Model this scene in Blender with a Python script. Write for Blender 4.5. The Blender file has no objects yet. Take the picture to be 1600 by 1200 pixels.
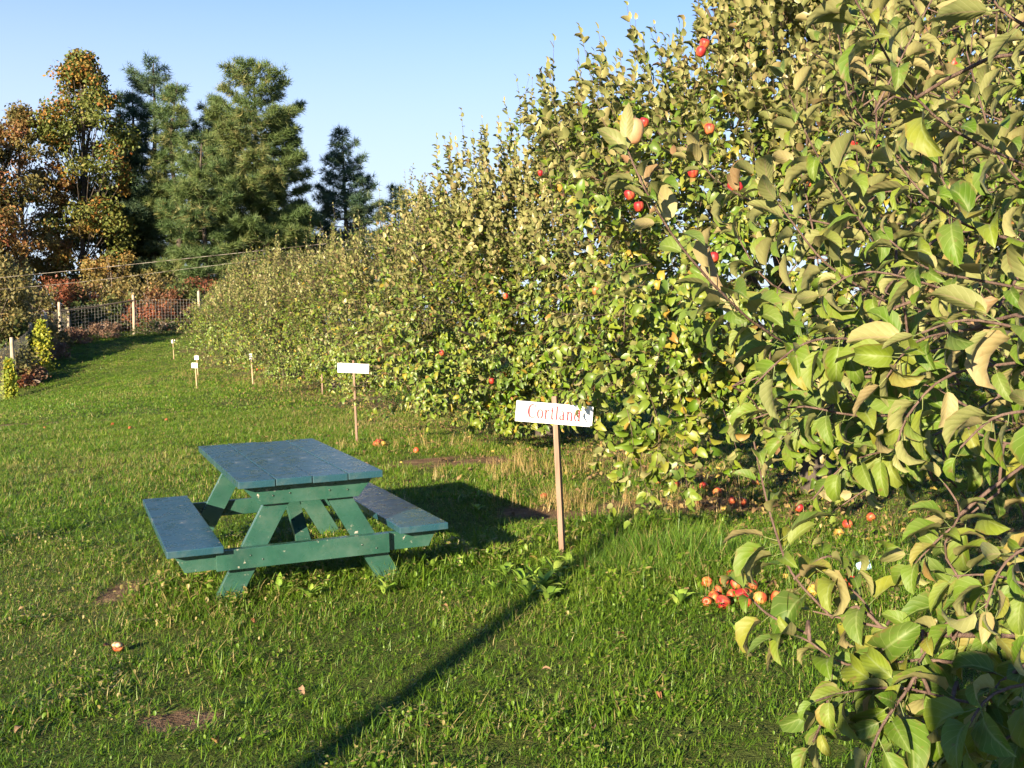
import bpy, math, random
import numpy as np
from mathutils import Vector, Matrix, Euler

R = math.radians
sc = bpy.context.scene
COL = sc.collection
# ------------------------------------------------------------------ camera, sky, sun, exposure
F_PX, PITCH, CAM_H = 1657.0, R(3.22), 1.643
cam_d = bpy.data.cameras.new('camera')
cam_d.sensor_width = 36.0
cam_d.lens = 36.0 * F_PX / 1600.0
cam_d.clip_start = 0.03
cam_d.clip_end = 3000
cam = bpy.data.objects.new('camera', cam_d)
COL.objects.link(cam)
cam.location = (0, 0, CAM_H)
cam.rotation_euler = (R(90) - PITCH, 0, 0)
sc.camera = cam
SUN_EL, SUN_AZ = R(15.3), R(26)            # the sun stands behind the camera, to the left
sun_dir = Vector((-math.sin(SUN_AZ) * math.cos(SUN_EL), -math.cos(SUN_AZ) * math.cos(SUN_EL), math.sin(SUN_EL)))
world = bpy.data.worlds.new('World')
sc.world = world
world.use_nodes = True
wn = world.node_tree
bg = wn.nodes['Background']
sky = wn.nodes.new('ShaderNodeTexSky')
sky.sky_type = 'NISHITA'
sky.sun_disc = False
sky.sun_elevation = SUN_EL
sky.sun_rotation = math.atan2(sun_dir.x, sun_dir.y)
sky.altitude = 100
sky.air_density = 1.0
sky.dust_density = 0.15
sky.ozone_density = 8.0
# thin white haze low over the horizon, the same all the way round
tcw = wn.nodes.new('ShaderNodeTexCoord')
sep = wn.nodes.new('ShaderNodeSeparateXYZ')
wn.links.new(tcw.outputs['Generated'], sep.inputs[0])
mr = wn.nodes.new('ShaderNodeMapRange')
mr.interpolation_type = 'SMOOTHSTEP'
mr.inputs['From Min'].default_value = 0.45
mr.inputs['From Max'].default_value = 0.06
mr.inputs['To Min'].default_value = 0.0
mr.inputs['To Max'].default_value = 0.85
wn.links.new(sep.outputs['Z'], mr.inputs['Value'])
mxw = wn.nodes.new('ShaderNodeMix')
mxw.data_type = 'RGBA'
mxw.inputs[7].default_value = (3.4, 3.75, 4.3, 1)
wn.links.new(mr.outputs[0], mxw.inputs[0])
wn.links.new(sky.outputs[0], mxw.inputs[6])
wn.links.new(mxw.outputs[2], bg.inputs[0])
bg.inputs[1].default_value = 0.075
sun_l = bpy.data.lights.new('sun', 'SUN')
sun_l.energy = 5.0
sun_l.angle = R(0.55)
sun_l.color = (1.0, 0.84, 0.60)
sun = bpy.data.objects.new('sun', sun_l)
COL.objects.link(sun)
sun.location = (-20, -40, 30)
sun.rotation_euler = (-sun_dir).to_track_quat('-Z', 'Y').to_euler()
sc.view_settings.view_transform = 'Standard'
sc.view_settings.look = 'None'
sc.view_settings.gamma = 1.0
sc.view_settings.use_curve_mapping = False
sc.view_settings.exposure = 1.85
sc.cycles.use_adaptive_sampling = True
sc.cycles.adaptive_threshold = 0.03
sc.cycles.max_bounces = 3
sc.cycles.diffuse_bounces = 2
sc.cycles.glossy_bounces = 2
sc.cycles.transmission_bounces = 2
sc.cycles.transparent_max_bounces = 8

rng = np.random.default_rng(7)
random.seed(7)

# ------------------------------------------------------------------ terrain
CTRL = np.array([
    (-1.5, 7.2, 0.0), (-3.5, 7, -0.05), (0, 0, -0.03), (2, 9, 0.10), (4, 3, 0.06), (0.4, 14.5, 0.08), (-2, 20, 0.0),
    (-9, 27, -0.18), (-9, 31, -0.16), (-12, 37, -0.12), (-14.4, 45, 0.16), (-21.2, 45, -0.75), (-21.8, 48, -0.33),
    (-18.8, 39, -1.2), (-23, 54, 0.5), (-20.3, 57, 1.08), (-17, 58, 1.2), (-10, 15, -0.3), (-17, 30, -1.1),
    (-8, 8, -0.2), (20, 10, 0.35), (15, 40, 0.6), (-20, 75, 1.5), (0, 70, 1.4), (-45, 60, 0.2), (-40, 30, -1.6),
    (-10, -20, -0.4), (15, -20, 0.2), (-5, 55, 0.9), (-60, 110, 1.2), (30, 110, 1.5)], float)


def tps_fit(P):
    n = len(P)
    d = np.linalg.norm(P[:, None, :2] - P[None, :, :2], axis=2)
    K = np.where(d > 0, d * d * np.log(d + 1e-9), 0) + np.eye(n) * 2.0
    A = np.zeros((n + 3, n + 3))
    A[:n, :n] = K
    A[:n, n] = 1
    A[:n, n + 1:] = P[:, :2]
    A[n, :n] = 1
    A[n + 1:, :n] = P[:, :2].T
    return np.linalg.solve(A, np.concatenate([P[:, 2], np.zeros(3)]))


TPS = tps_fit(CTRL)


def hz(x, y):
    x = np.asarray(x, float)
    y = np.asarray(y, float)
    sh = x.shape
    x = np.clip(x.ravel(), -60, 45)
    y = np.clip(y.ravel(), -25, 110)
    n = len(CTRL)
    out = np.empty(len(x))
    for i in range(0, len(x), 20000):
        xs, ys = x[i:i + 20000], y[i:i + 20000]
        d = np.sqrt((xs[:, None] - CTRL[None, :, 0]) ** 2 + (ys[:, None] - CTRL[None, :, 1]) ** 2)
        k = d * d * np.log(d + 1e-9)
        out[i:i + 20000] = k @ TPS[:n] + TPS[n] + TPS[n + 1] * xs + TPS[n + 2] * ys
    # small bumps of an old hay field
    out += 0.018 * np.sin(x * 1.7 + 0.6 * y) * np.sin(y * 1.1 - 0.4 * x)
    return out.reshape(sh)


def hz1(x, y):
    return float(hz(np.array([x]), np.array([y]))[0])


CP, SP = math.cos(PITCH), math.sin(PITCH)


def at(px, py, depth):
    """world point seen at photo pixel (1600 wide) standing 'depth' metres along +Y"""
    u = (px - 800) / F_PX
    v = (600 - py) / F_PX
    d = Vector((u, CP + v * SP, -SP + v * CP))
    return Vector((0, 0, CAM_H)) + d * (depth / d.y)


def on_ground(px, py):
    u = (px - 800) / F_PX
    v = (600 - py) / F_PX
    d = Vector((u, CP + v * SP, -SP + v * CP))
    t0, t = 1.0, 1.0
    while t < 120:
        p = Vector((0, 0, CAM_H)) + d * t
        if p.z < hz1(p.x, p.y):
            break
        t0 = t
        t *= 1.03
    for _ in range(18):
        m = 0.5 * (t0 + t)
        p = Vector((0, 0, CAM_H)) + d * m
        if p.z < hz1(p.x, p.y):
            t = m
        else:
            t0 = m
    return p


def proj(P):
    P = np.asarray(P, float)
    y = P[..., 1]
    z = P[..., 2] - CAM_H
    dep = y * CP - z * SP
    up = y * SP + z * CP
    dep = np.where(dep > 0.05, dep, 0.05)
    return 800 + F_PX * P[..., 0] / dep, 600 - F_PX * up / dep, dep


# ------------------------------------------------------------------ materials
class NT:
    def __init__(self, name):
        self.m = bpy.data.materials.new(name)
        self.m.use_nodes = True
        self.t = self.m.node_tree
        self.b = self.t.nodes['Principled BSDF']
        self.out = self.t.nodes['Material Output']

    def n(self, kind, **kw):
        nd = self.t.nodes.new(kind)
        for k, v in kw.items():
            if k.startswith('i_'):
                key = k[2:].replace('_', ' ')
                nd.inputs[int(key) if key.isdigit() else key].default_value = v
            else:
                setattr(nd, k, v)
        return nd

    def l(self, a, b):
        self.t.links.new(a, b)

    def ramp(self, fac, stops, interp='LINEAR'):
        r = self.n('ShaderNodeValToRGB')
        r.color_ramp.interpolation = interp
        e = r.color_ramp.elements
        while len(e) < len(stops):
            e.new(0.5)
        for i, (p, c) in enumerate(stops):
            e[i].position = p
            e[i].color = (*c, 1) if len(c) == 3 else c
        if fac is not None:
            self.l(fac, r.inputs[0])
        return r.outputs[0]

    def noise(self, scale, detail=4, rough=0.55, coord='Object', vec=None, dist=0.0):
        nz = self.n('ShaderNodeTexNoise')
        nz.inputs['Scale'].default_value = scale
        nz.inputs['Detail'].default_value = detail
        nz.inputs['Roughness'].default_value = rough
        nz.inputs['Distortion'].default_value = dist
        if vec is None:
            tc = self.n('ShaderNodeTexCoord')
            vec = tc.outputs[coord]
        self.l(vec, nz.inputs['Vector'])
        return nz.outputs['Fac']

    def mix(self, fac, a, b, mode='MIX'):
        mx = self.n('ShaderNodeMix', data_type='RGBA', blend_type=mode)
        for s, v in ((0, fac), (6, a), (7, b)):
            if isinstance(v, (int, float)):
                mx.inputs[s].default_value = v
            elif isinstance(v, tuple):
                mx.inputs[s].default_value = (*v, 1)
            else:
                self.l(v, mx.inputs[s])
        return mx.outputs[2]

    def math(self, op, a, b=0.0, clamp=False):
        m = self.n('ShaderNodeMath', operation=op, use_clamp=clamp)
        for s, v in ((0, a), (1, b)):
            if isinstance(v, (int, float)):
                m.inputs[s].default_value = v
            else:
                self.l(v, m.inputs[s])
        return m.outputs[0]

    def bump(self, h, strength=0.3, dist=0.01):
        b = self.n('ShaderNodeBump')
        b.inputs['Strength'].default_value = strength
        b.inputs['Distance'].default_value = dist
        self.l(h, b.inputs['Height'])
        self.l(b.outputs[0], self.b.inputs['Normal'])

    def color(self, c):
        if isinstance(c, tuple):
            self.b.inputs['Base Color'].default_value = (*c, 1)
        else:
            self.l(c, self.b.inputs['Base Color'])

    def rough(self, r, spec=0.5):
        if isinstance(r, (int, float)):
            self.b.inputs['Roughness'].default_value = r
        else:
            self.l(r, self.b.inputs['Roughness'])
        self.b.inputs['Specular IOR Level'].default_value = spec

    def translucent(self, col, fac):
        tr = self.n('ShaderNodeBsdfTranslucent')
        if isinstance(col, tuple):
            tr.inputs[0].default_value = (*col, 1)
        else:
            self.l(col, tr.inputs[0])
        mx = self.n('ShaderNodeMixShader')
        mx.inputs[0].default_value = fac
        self.l(self.b.outputs[0], mx.inputs[1])
        self.l(tr.outputs[0], mx.inputs[2])
        self.l(mx.outputs[0], self.out.inputs[0])

    def attr(self, name, kind='GEOMETRY'):
        a = self.n('ShaderNodeAttribute', attribute_name=name, attribute_type=kind)
        return a.outputs['Fac']


def leaf_material(name, top, under, transl=0.25, rough=0.42, spec=0.45, blotch=None, blotch_scale=30, blotch_lo=0.60, veins=False):
    k = NT(name)
    oi = k.n('ShaderNodeObjectInfo')
    t = k.math('FRACT', k.math('ADD', k.attr('tint'), oi.outputs['Random']))
    a = k.ramp(t, top)
    b = k.ramp(t, under)
    geo = k.n('ShaderNodeNewGeometry')
    if blotch:
        nz = k.noise(blotch_scale, 3, 0.6, vec=geo.outputs['Position'])
        f = k.ramp(nz, [(blotch_lo, (0, 0, 0)), (blotch_lo + 0.09, (0.8, 0.8, 0.8))])
        a = k.mix(f, a, blotch)
        b = k.mix(k.math('MULTIPLY', f, 0.5), b, blotch)
        n2 = k.noise(blotch_scale * 0.33, 2, 0.5, vec=geo.outputs['Position'])
        a = k.mix(k.math('MULTIPLY', k.math('SUBTRACT', n2, 0.35, True), 1.3, True), a, (0.16, 0.18, 0.07))
    if veins:
        v = k.attr('vein')
        edge = k.math('MULTIPLY', k.ramp(v, [(0.80, (0, 0, 0)), (1.0, (1, 1, 1))]), k.ramp(k.noise(24, 3, 0.6, vec=geo.outputs['Position']), [(0.48, (0, 0, 0)), (0.62, (0.75, 0.75, 0.75))]))
        a = k.mix(edge, a, (0.20, 0.11, 0.04))
        b = k.mix(edge, b, (0.24, 0.14, 0.07))
        fine = k.noise(160, 3, 0.7, vec=geo.outputs['Position'])
        a = k.mix(k.math('MULTIPLY', fine, 0.35), a, (0.05, 0.09, 0.012))
        b = k.mix(k.math('MULTIPLY', fine, 0.35), b, (0.15, 0.16, 0.055))
        vm = k.ramp(v, [(0.0, (0.65, 0.65, 0.65)), (0.12, (0.0, 0.0, 0.0))])
        a = k.mix(vm, a, (0.22, 0.26, 0.10))
        b = k.mix(vm, b, (0.30, 0.22, 0.14))
        lt = k.attr('along')
        w = k.math('SINE', k.math('MULTIPLY', k.math('SUBTRACT', lt, k.math('MULTIPLY', v, 0.32)), 40.0))
        ln_ = k.ramp(w, [(0.90, (0, 0, 0)), (0.99, (0.30, 0.30, 0.30))])
        a = k.mix(ln_, a, (0.24, 0.28, 0.09))
        b = k.mix(ln_, b, (0.34, 0.33, 0.16))
        k.bump(w, 0.16, 0.001)
    c = k.mix(geo.outputs['Backfacing'], a, b)
    k.color(c)
    k.rough(rough, spec)
    k.translucent(c, transl)
    return k.m


APPLE_TOP = [(0.0, (0.050, 0.105, 0.006)), (0.3, (0.095, 0.170, 0.009)), (0.6, (0.135, 0.200, 0.012)), (0.84, (0.185, 0.225, 0.020)),
             (0.95, (0.23, 0.22, 0.025)), (0.985, (0.38, 0.26, 0.025)), (1.0, (0.26, 0.11, 0.03))]
APPLE_UNDER = [(0.0, (0.190, 0.208, 0.070)), (0.4, (0.245, 0.248, 0.090)), (0.75, (0.295, 0.272, 0.108)), (0.95, (0.31, 0.25, 0.115)), (1.0, (0.26, 0.15, 0.08))]
M = {}
M['leaf_near'] = leaf_material('apple_leaf_near', APPLE_TOP[:5] + [(0.99, (0.27, 0.21, 0.05)), (1.0, (0.3, 0.15, 0.05))], APPLE_UNDER, 0.25, 0.55, 0.30, (0.17, 0.09, 0.035), 42, 0.61, True)
M['leaf_mid'] = leaf_material('apple_leaf', APPLE_TOP, APPLE_UNDER, 0.25, 0.42, 0.45, (0.22, 0.16, 0.06), 6, 0.68)


def foliage_mat(name, stops, transl=0.25, rough=0.55):
    return leaf_material(name, stops, [(p, tuple(min(1, x * 1.15 + 0.01) for x in c)) for p, c in stops], transl, rough, 0.3)


M['pine'] = foliage_mat('pine_needles', [(0, (0.045, 0.085, 0.024)), (0.5, (0.075, 0.118, 0.032)), (0.85, (0.115, 0.150, 0.042)), (1, (0.21, 0.19, 0.07))], 0.2)
M['pine_blue'] = foliage_mat('pine_needles_dark', [(0, (0.030, 0.065, 0.036)), (0.6, (0.055, 0.100, 0.048)), (1, (0.10, 0.13, 0.06))], 0.2)
M['oak'] = foliage_mat('oak_leaves', [(0, (0.075, 0.105, 0.020)), (0.45, (0.125, 0.140, 0.028)), (0.7, (0.20, 0.160, 0.032)), (0.9, (0.27, 0.150, 0.030)), (1, (0.26, 0.09, 0.02))])
M['maple'] = foliage_mat('maple_leaves', [(0, (0.095, 0.095, 0.025)), (0.4, (0.15, 0.115, 0.032)), (0.7, (0.20, 0.105, 0.035)), (0.9, (0.21, 0.065, 0.030)), (1, (0.28, 0.17, 0.04))])
M['olive'] = foliage_mat('olive_leaves', [(0, (0.085, 0.09, 0.028)), (0.5, (0.15, 0.13, 0.042)), (1, (0.24, 0.17, 0.055))])
M['russet'] = foliage_mat('russet_leaves', [(0, (0.075, 0.050, 0.022)), (0.4, (0.13, 0.055, 0.025)), (0.7, (0.20, 0.055, 0.026)), (0.9, (0.24, 0.09, 0.03)), (1, (0.25, 0.16, 0.05))])
M['yellow'] = foliage_mat('yellow_leaves', [(0, (0.10, 0.10, 0.03)), (0.5, (0.16, 0.12, 0.03)), (1, (0.27, 0.13, 0.03))])
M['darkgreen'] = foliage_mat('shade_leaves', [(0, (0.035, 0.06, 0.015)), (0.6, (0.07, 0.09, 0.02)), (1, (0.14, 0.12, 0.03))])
M['vine'] = foliage_mat('vine_leaves', [(0, (0.13, 0.19, 0.02)), (0.5, (0.24, 0.27, 0.025)), (1, (0.42, 0.34, 0.03))])
M['dryweed'] = foliage_mat('dry_weeds', [(0, (0.15, 0.10, 0.06)), (0.5, (0.20, 0.12, 0.075)), (1, (0.22, 0.10, 0.06))])
M['weed'] = foliage_mat('broadleaf_weed', [(0, (0.12, 0.22, 0.025)), (0.6, (0.20, 0.32, 0.04)), (1, (0.30, 0.38, 0.07))], 0.3, 0.4)


def bark(name, c1, c2, scale=14):
    k = NT(name)
    tc = k.n('ShaderNodeTexCoord')
    mp = k.n('ShaderNodeMapping')
    mp.inputs['Scale'].default_value = (1, 1, 0.25)
    k.l(tc.outputs['Object'], mp.inputs[0])
    nz = k.noise(scale, 6, 0.65, vec=mp.outputs[0])
    k.color(k.ramp(nz, [(0.3, c1), (0.7, c2)]))
    k.rough(0.85, 0.2)
    k.bump(nz, 0.6, 0.02)
    return k.m


M['bark'] = bark('apple_bark', (0.035, 0.028, 0.023), (0.105, 0.085, 0.068), 22)
M['twig'] = bark('apple_twig', (0.065, 0.038, 0.032), (0.17, 0.115, 0.09), 60)
M['darkbark'] = bark('forest_bark', (0.035, 0.028, 0.022), (0.12, 0.095, 0.075), 6)
M['greybark'] = bark('grey_bark', (0.10, 0.08, 0.06), (0.24, 0.19, 0.15), 6)
M['polewood'] = bark('weathered_pole_wood', (0.20, 0.16, 0.11), (0.46, 0.38, 0.28), 9)


def wood_mat(name, c1, c2, scale=3.0):
    k = NT(name)
    tc = k.n('ShaderNodeTexCoord')
    mp = k.n('ShaderNodeMapping')
    mp.inputs['Scale'].default_value = (18, 18, 0.9)
    k.l(tc.outputs['Object'], mp.inputs[0])
    nz = k.noise(scale, 5, 0.6, vec=mp.outputs[0], dist=0.4)
    k.color(k.ramp(nz, [(0.3, c1), (0.7, c2)]))
    k.rough(0.75, 0.25)
    k.bump(nz, 0.25, 0.003)
    return k.m


M['stake'] = wood_mat('pine_stake_wood', (0.15, 0.090, 0.062), (0.26, 0.175, 0.125))
M['stake_pale'] = wood_mat('pale_stake_wood', (0.30, 0.20, 0.11), (0.42, 0.31, 0.18))


def paint_green(name='worn_green_paint', blue=0.0):
    k = NT(name)
    oi = k.n('ShaderNodeObjectInfo')
    tc = k.n('ShaderNodeTexCoord')
    mp = k.n('ShaderNodeMapping')
    mp.inputs['Scale'].default_value = (14, 1.0, 14)
    k.l(tc.outputs['Object'], mp.inputs[0])
    grain = k.noise(4.0, 6, 0.6, vec=mp.outputs[0], dist=0.3)
    big = k.noise(3.5, 4, 0.6)
    base = k.ramp(big, [(0.3, (0.010, 0.050, 0.036)), (0.5, (0.016, 0.072, 0.050)), (0.74, (0.055, 0.115, 0.088))])
    base = k.mix(k.math('MULTIPLY', oi.outputs['Random'], 0.35), base, (0.014, 0.060, 0.050))
    base = k.mix(k.math('MULTIPLY', grain, 0.30), base, (0.050, 0.105, 0.075))
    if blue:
        base = k.mix(blue, base, (0.012, 0.052, 0.088))  # blue of the reflected sky mixed into the base colour
    # chips and scuffs where bare wood shows
    n2 = k.noise(26, 3, 0.7)
    n3 = k.noise(5, 2, 0.5)
    chip = k.math('MULTIPLY', k.ramp(n2, [(0.62, (0, 0, 0)), (0.65, (1, 1, 1))]), k.ramp(n3, [(0.55, (0, 0, 0)), (0.62, (1, 1, 1))]))
    base = k.mix(chip, base, (0.36, 0.33, 0.27))
    dust = k.ramp(k.noise(6, 6, 0.75), [(0.50, (0, 0, 0)), (0.80, (0.30, 0.30, 0.30))])
    base = k.mix(dust, base, (0.15, 0.17, 0.14))
    k.color(base)
    k.rough(k.ramp(k.noise(9, 3, 0.6), [(0.3, (0.20, 0.20, 0.20)), (0.7, (0.38, 0.38, 0.38))]), 0.95)
    k.bump(grain, 0.18, 0.002)
    return k.m


M['table_paint'] = paint_green()
M['board_paint_sky_blue'] = paint_green('worn_green_paint_sky_blue', 0.75)  # top and seat boards: same green paint, sky reflection coloured in
k = NT('bolt_metal')
k.color((0.22, 0.23, 0.21))
k.b.inputs['Metallic'].default_value = 0.9
k.rough(0.45)
M['bolt'] = k.m
k = NT('white_sign_paint')
k.color(k.mix(k.math('MULTIPLY', k.noise(9, 4), 0.25), (0.82, 0.81, 0.79), (0.68, 0.65, 0.60)))
k.rough(0.5, 0.4)
M['sign'] = k.m
k = NT('red_letter_paint')
k.color(k.ramp(k.noise(30, 3), [(0.35, (0.36, 0.022, 0.035)), (0.75, (0.48, 0.08, 0.09))]))
k.rough(0.5)
M['letter'] = k.m
k = NT('faded_letter_paint')
k.color((0.74, 0.60, 0.60))
k.rough(0.5)
M['faded'] = k.m
k = NT('galvanised_wire')
k.color((0.28, 0.27, 0.25))
k.b.inputs['Metallic'].default_value = 0.3
k.rough(0.5)
M['wire'] = k.m
k = NT('cable_sheath')
k.color(k.ramp(k.noise(3.0, 2), [(0.4, (0.10, 0.08, 0.06)), (0.6, (0.32, 0.28, 0.23))]))
k.rough(0.6)
M['cable'] = k.m
k = NT('pale_blue_plastic')
k.color((0.40, 0.62, 0.74))
k.rough(0.35)
M['cup'] = k.m


def apple_mat(name, c1, c2, c3):
    k = NT(name)
    oi = k.n('ShaderNodeObjectInfo')
    tc = k.n('ShaderNodeTexCoord')
    mp = k.n('ShaderNodeMapping')
    mp.inputs['Scale'].default_value = (30, 30, 6)
    k.l(tc.outputs['Object'], mp.inputs[0])
    st = k.noise(1.6, 3, 0.6, vec=mp.outputs[0])
    big = k.noise(11, 2, 0.5)
    f = k.math('ADD', k.math('MULTIPLY', st, 0.45), k.math('ADD', k.math('MULTIPLY', big, 0.6), k.math('MULTIPLY', oi.outputs['Random'], 0.16)))
    k.color(k.ramp(f, [(0.42, c1), (0.60, c2), (0.74, c3)]))
    k.rough(0.48, 0.4)
    return k.m


M['apple'] = apple_mat('apple_skin', (0.20, 0.008, 0.012), (0.30, 0.022, 0.018), (0.42, 0.13, 0.04))
M['apple_old'] = apple_mat('windfall_skin', (0.22, 0.018, 0.014), (0.36, 0.070, 0.022), (0.46, 0.22, 0.06))
M['apple_pink'] = apple_mat('pink_apple_skin', (0.34, 0.13, 0.07), (0.38, 0.22, 0.11), (0.36, 0.28, 0.13))
M['apple_yellow'] = apple_mat('yellow_apple_skin', (0.30, 0.14, 0.03), (0.42, 0.28, 0.05), (0.45, 0.33, 0.08))
k = NT('apple_flesh')
k.color(k.ramp(k.noise(40, 3), [(0.40, (0.26, 0.13, 0.05)), (0.62, (0.55, 0.45, 0.28))]))
k.rough(0.5)
M['flesh'] = k.m
k = NT('clothing')
k.color((0.06, 0.07, 0.10))
k.rough(0.9)
M['cloth'] = k.m


def grass_mat(name, ramp, dry, transl=0.3):
    k = NT(name)
    inst = k.attr('tint', 'INSTANCER')
    own = k.attr('tint')
    oi = k.n('ShaderNodeObjectInfo')
    t = k.math('ADD', k.math('MULTIPLY', own, 0.55), k.math('MULTIPLY', inst, 0.45))
    c = k.ramp(t, ramp)
    d = k.attr('dry', 'INSTANCER')
    sel = k.math('GREATER_THAN', k.math('ADD', d, k.math('MULTIPLY', k.math('FRACT', k.math('MULTIPLY', own, 37.7)), 1.0)), 0.93)
    c = k.mix(sel, c, dry)
    k.color(c)
    k.rough(0.45, 0.35)
    k.translucent(c, transl)
    return k.m


M['grass'] = grass_mat('lawn_grass', [(0.0, (0.040, 0.100, 0.008)), (0.4, (0.085, 0.175, 0.011)), (0.7, (0.145, 0.230, 0.018)), (1.0, (0.24, 0.29, 0.045))], (0.30, 0.25, 0.09), 0.38)
M['tallgrass'] = grass_mat('tall_grass', [(0.0, (0.045, 0.115, 0.012)), (0.5, (0.095, 0.19, 0.018)), (1.0, (0.19, 0.27, 0.04))], (0.34, 0.26, 0.11))
M['straw'] = grass_mat('straw_grass', [(0.0, (0.25, 0.17, 0.06)), (0.5, (0.38, 0.27, 0.10)), (1.0, (0.50, 0.38, 0.17))], (0.40, 0.29, 0.12))
k = NT('fallen_leaf')
oi = k.n('ShaderNodeObjectInfo')
k.color(k.ramp(oi.outputs['Random'], [(0, (0.20, 0.08, 0.04)), (0.4, (0.26, 0.14, 0.07)), (0.7, (0.26, 0.18, 0.06)), (1, (0.20, 0.12, 0.08))]))
k.rough(0.7, 0.2)
M['fallen'] = k.m
M['litter'] = foliage_mat('leaf_litter', [(0, (0.10, 0.06, 0.03)), (0.4, (0.17, 0.105, 0.05)), (0.8, (0.23, 0.16, 0.065)), (0.94, (0.34, 0.24, 0.05)), (1, (0.12, 0.15, 0.035))], 0.1, 0.7)


# ------------------------------------------------------------------ mesh helpers
def raw_mesh(name, V, F, mat=None, attrs=None, smooth=False):
    """V (n,3); F (m,3) or (m,4) int; attrs: name -> per-vertex float"""
    me = bpy.data.meshes.new(name)
    V = np.ascontiguousarray(V, dtype=np.float32)
    F = np.ascontiguousarray(F, dtype=np.int32)
    me.vertices.add(len(V))
    me.vertices.foreach_set('co', V.ravel())
    n, q = F.shape
    me.loops.add(n * q)
    me.loops.foreach_set('vertex_index', F.ravel())
    me.polygons.add(n)
    me.polygons.foreach_set('loop_start', np.arange(0, n * q, q, dtype=np.int32))
    try:
        me.polygons.foreach_set('loop_total', np.full(n, q, dtype=np.int32))
    except Exception:
        pass
    if smooth:
        me.polygons.foreach_set('use_smooth', np.ones(n, dtype=bool))
    for k_, v in (attrs or {}).items():
        a = me.attributes.new(k_, 'FLOAT', 'POINT')
        a.data.foreach_set('value', np.ascontiguousarray(v, dtype=np.float32))
    me.update(calc_edges=True)
    me.validate()
    if mat:
        me.materials.append(mat)
    return me


def link(name, data, parent=None, loc=None):
    o = bpy.data.objects.new(name, data)
    COL.objects.link(o)
    if parent:
        o.parent = parent
    if loc is not None:
        o.location = loc
    return o


def tag(o, label=None, cat=None, group=None, kind=None):
    if label:
        o['label'] = label
    if cat:
        o['category'] = cat
    if group:
        o['group'] = group
    if kind:
        o['kind'] = kind
    return o


def empty(name, loc, label, cat, group=None, rz=0.0):
    o = bpy.data.objects.new(name, None)
    o.empty_display_size = 0.2
    COL.objects.link(o)
    o.location = loc
    o.rotation_euler = (0, 0, rz)
    return tag(o, label, cat, group)


class MB:
    def __init__(self):
        self.v, self.f = [], []

    def box(self, size, loc=(0, 0, 0), rot=(0, 0, 0), mat=None):
        mt = mat if mat else Matrix.Translation(loc) @ Euler(rot).to_matrix().to_4x4()
        n = len(self.v)
        for sx, sy, sz in ((-1, -1, -1), (1, -1, -1), (1, 1, -1), (-1, 1, -1), (-1, -1, 1), (1, -1, 1), (1, 1, 1), (-1, 1, 1)):
            self.v.append(tuple(mt @ Vector((sx * size[0] / 2, sy * size[1] / 2, sz * size[2] / 2))))
        self.f += [tuple(n + i for i in q) for q in ((0, 3, 2, 1), (4, 5, 6, 7), (0, 1, 5, 4), (1, 2, 6, 5), (2, 3, 7, 6), (3, 0, 4, 7))]
        return self

    def prism(self, outline, axis_pts):
        """outline: list of (a,b) in a plane given by (origin, ea, eb, thickness vector)"""
        o, ea, eb, tv = axis_pts
        n = len(self.v)
        m = len(outline)
        for s in (0, 1):
            for a, b in outline:
                self.v.append(tuple(o + ea * a + eb * b + tv * s))
        self.f.append(tuple(n + i for i in range(m))[::-1])
        self.f.append(tuple(n + m + i for i in range(m)))
        for i in range(m):
            j = (i + 1) % m
            self.f.append((n + i, n + j, n + m + j, n + m + i))
        return self

    def build(self, name, mat, parent=None, bevel=0.0, smooth=False):
        me = bpy.data.meshes.new(name)
        me.from_pydata(self.v, [], self.f)
        me.materials.append(mat)
        me.update()
        if bevel:
            import bmesh
            bm = bmesh.new()
            bm.from_mesh(me)
            bmesh.ops.recalc_face_normals(bm, faces=bm.faces)
            bmesh.ops.bevel(bm, geom=list(bm.edges), offset=bevel, segments=2, profile=0.6, affect='EDGES')
            bm.to_mesh(me)
            bm.free()
        if smooth:
            for p in me.polygons:
                p.use_smooth = True
        return link(name, me, parent)


def tubes(polys, radii, sides=5, tintv=None):
    """list of (k,3) arrays + list of (k,) radii -> V,F (quads), open ends with pointed tips"""
    Vs, Fs = [], []
    off = 0
    ang = np.arange(sides) * 2 * math.pi / sides
    ca, sa = np.cos(ang), np.sin(ang)
    for P, r in zip(polys, radii):
        P = np.asarray(P, float)
        r = np.asarray(r, float)
        k = len(P)
        T = np.gradient(P, axis=0)
        T /= np.linalg.norm(T, axis=1)[:, None] + 1e-9
        ref = np.array([0.31, 0.17, 0.93]) if abs(T[0, 2]) < 0.9 else np.array([0.9, 0.4, 0.1])
        A = np.cross(T, ref)
        A /= np.linalg.norm(A, axis=1)[:, None] + 1e-9
        B = np.cross(T, A)
        V = P[:, None, :] + r[:, None, None] * (ca[None, :, None] * A[:, None, :] + sa[None, :, None] * B[:, None, :])
        Vs.append(V.reshape(-1, 3))
        i = np.arange(k - 1)[:, None] * sides
        j = np.arange(sides)[None, :]
        jn = (j + 1) % sides
        Fq = np.stack([i + j, i + jn, i + sides + jn, i + sides + j], axis=-1).reshape(-1, 4)
        Fs.append(Fq + off)
        off += k * sides
    return np.concatenate(Vs), np.concatenate(Fs)


def smooth_path(pts, n):
    pts = np.asarray([tuple(p) for p in pts], float)
    k = len(pts)
    t = np.linspace(0, k - 1, n)
    i = np.clip(t.astype(int), 0, k - 2)
    u = (t - i)[:, None]
    p0 = pts[np.clip(i - 1, 0, k - 1)]
    p1 = pts[i]
    p2 = pts[i + 1]
    p3 = pts[np.clip(i + 2, 0, k - 1)]
    return 0.5 * (2 * p1 + (p2 - p0) * u + (2 * p0 - 5 * p1 + 4 * p2 - p3) * u * u + (3 * p1 - p0 - 3 * p2 + p3) * u ** 3)


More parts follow.
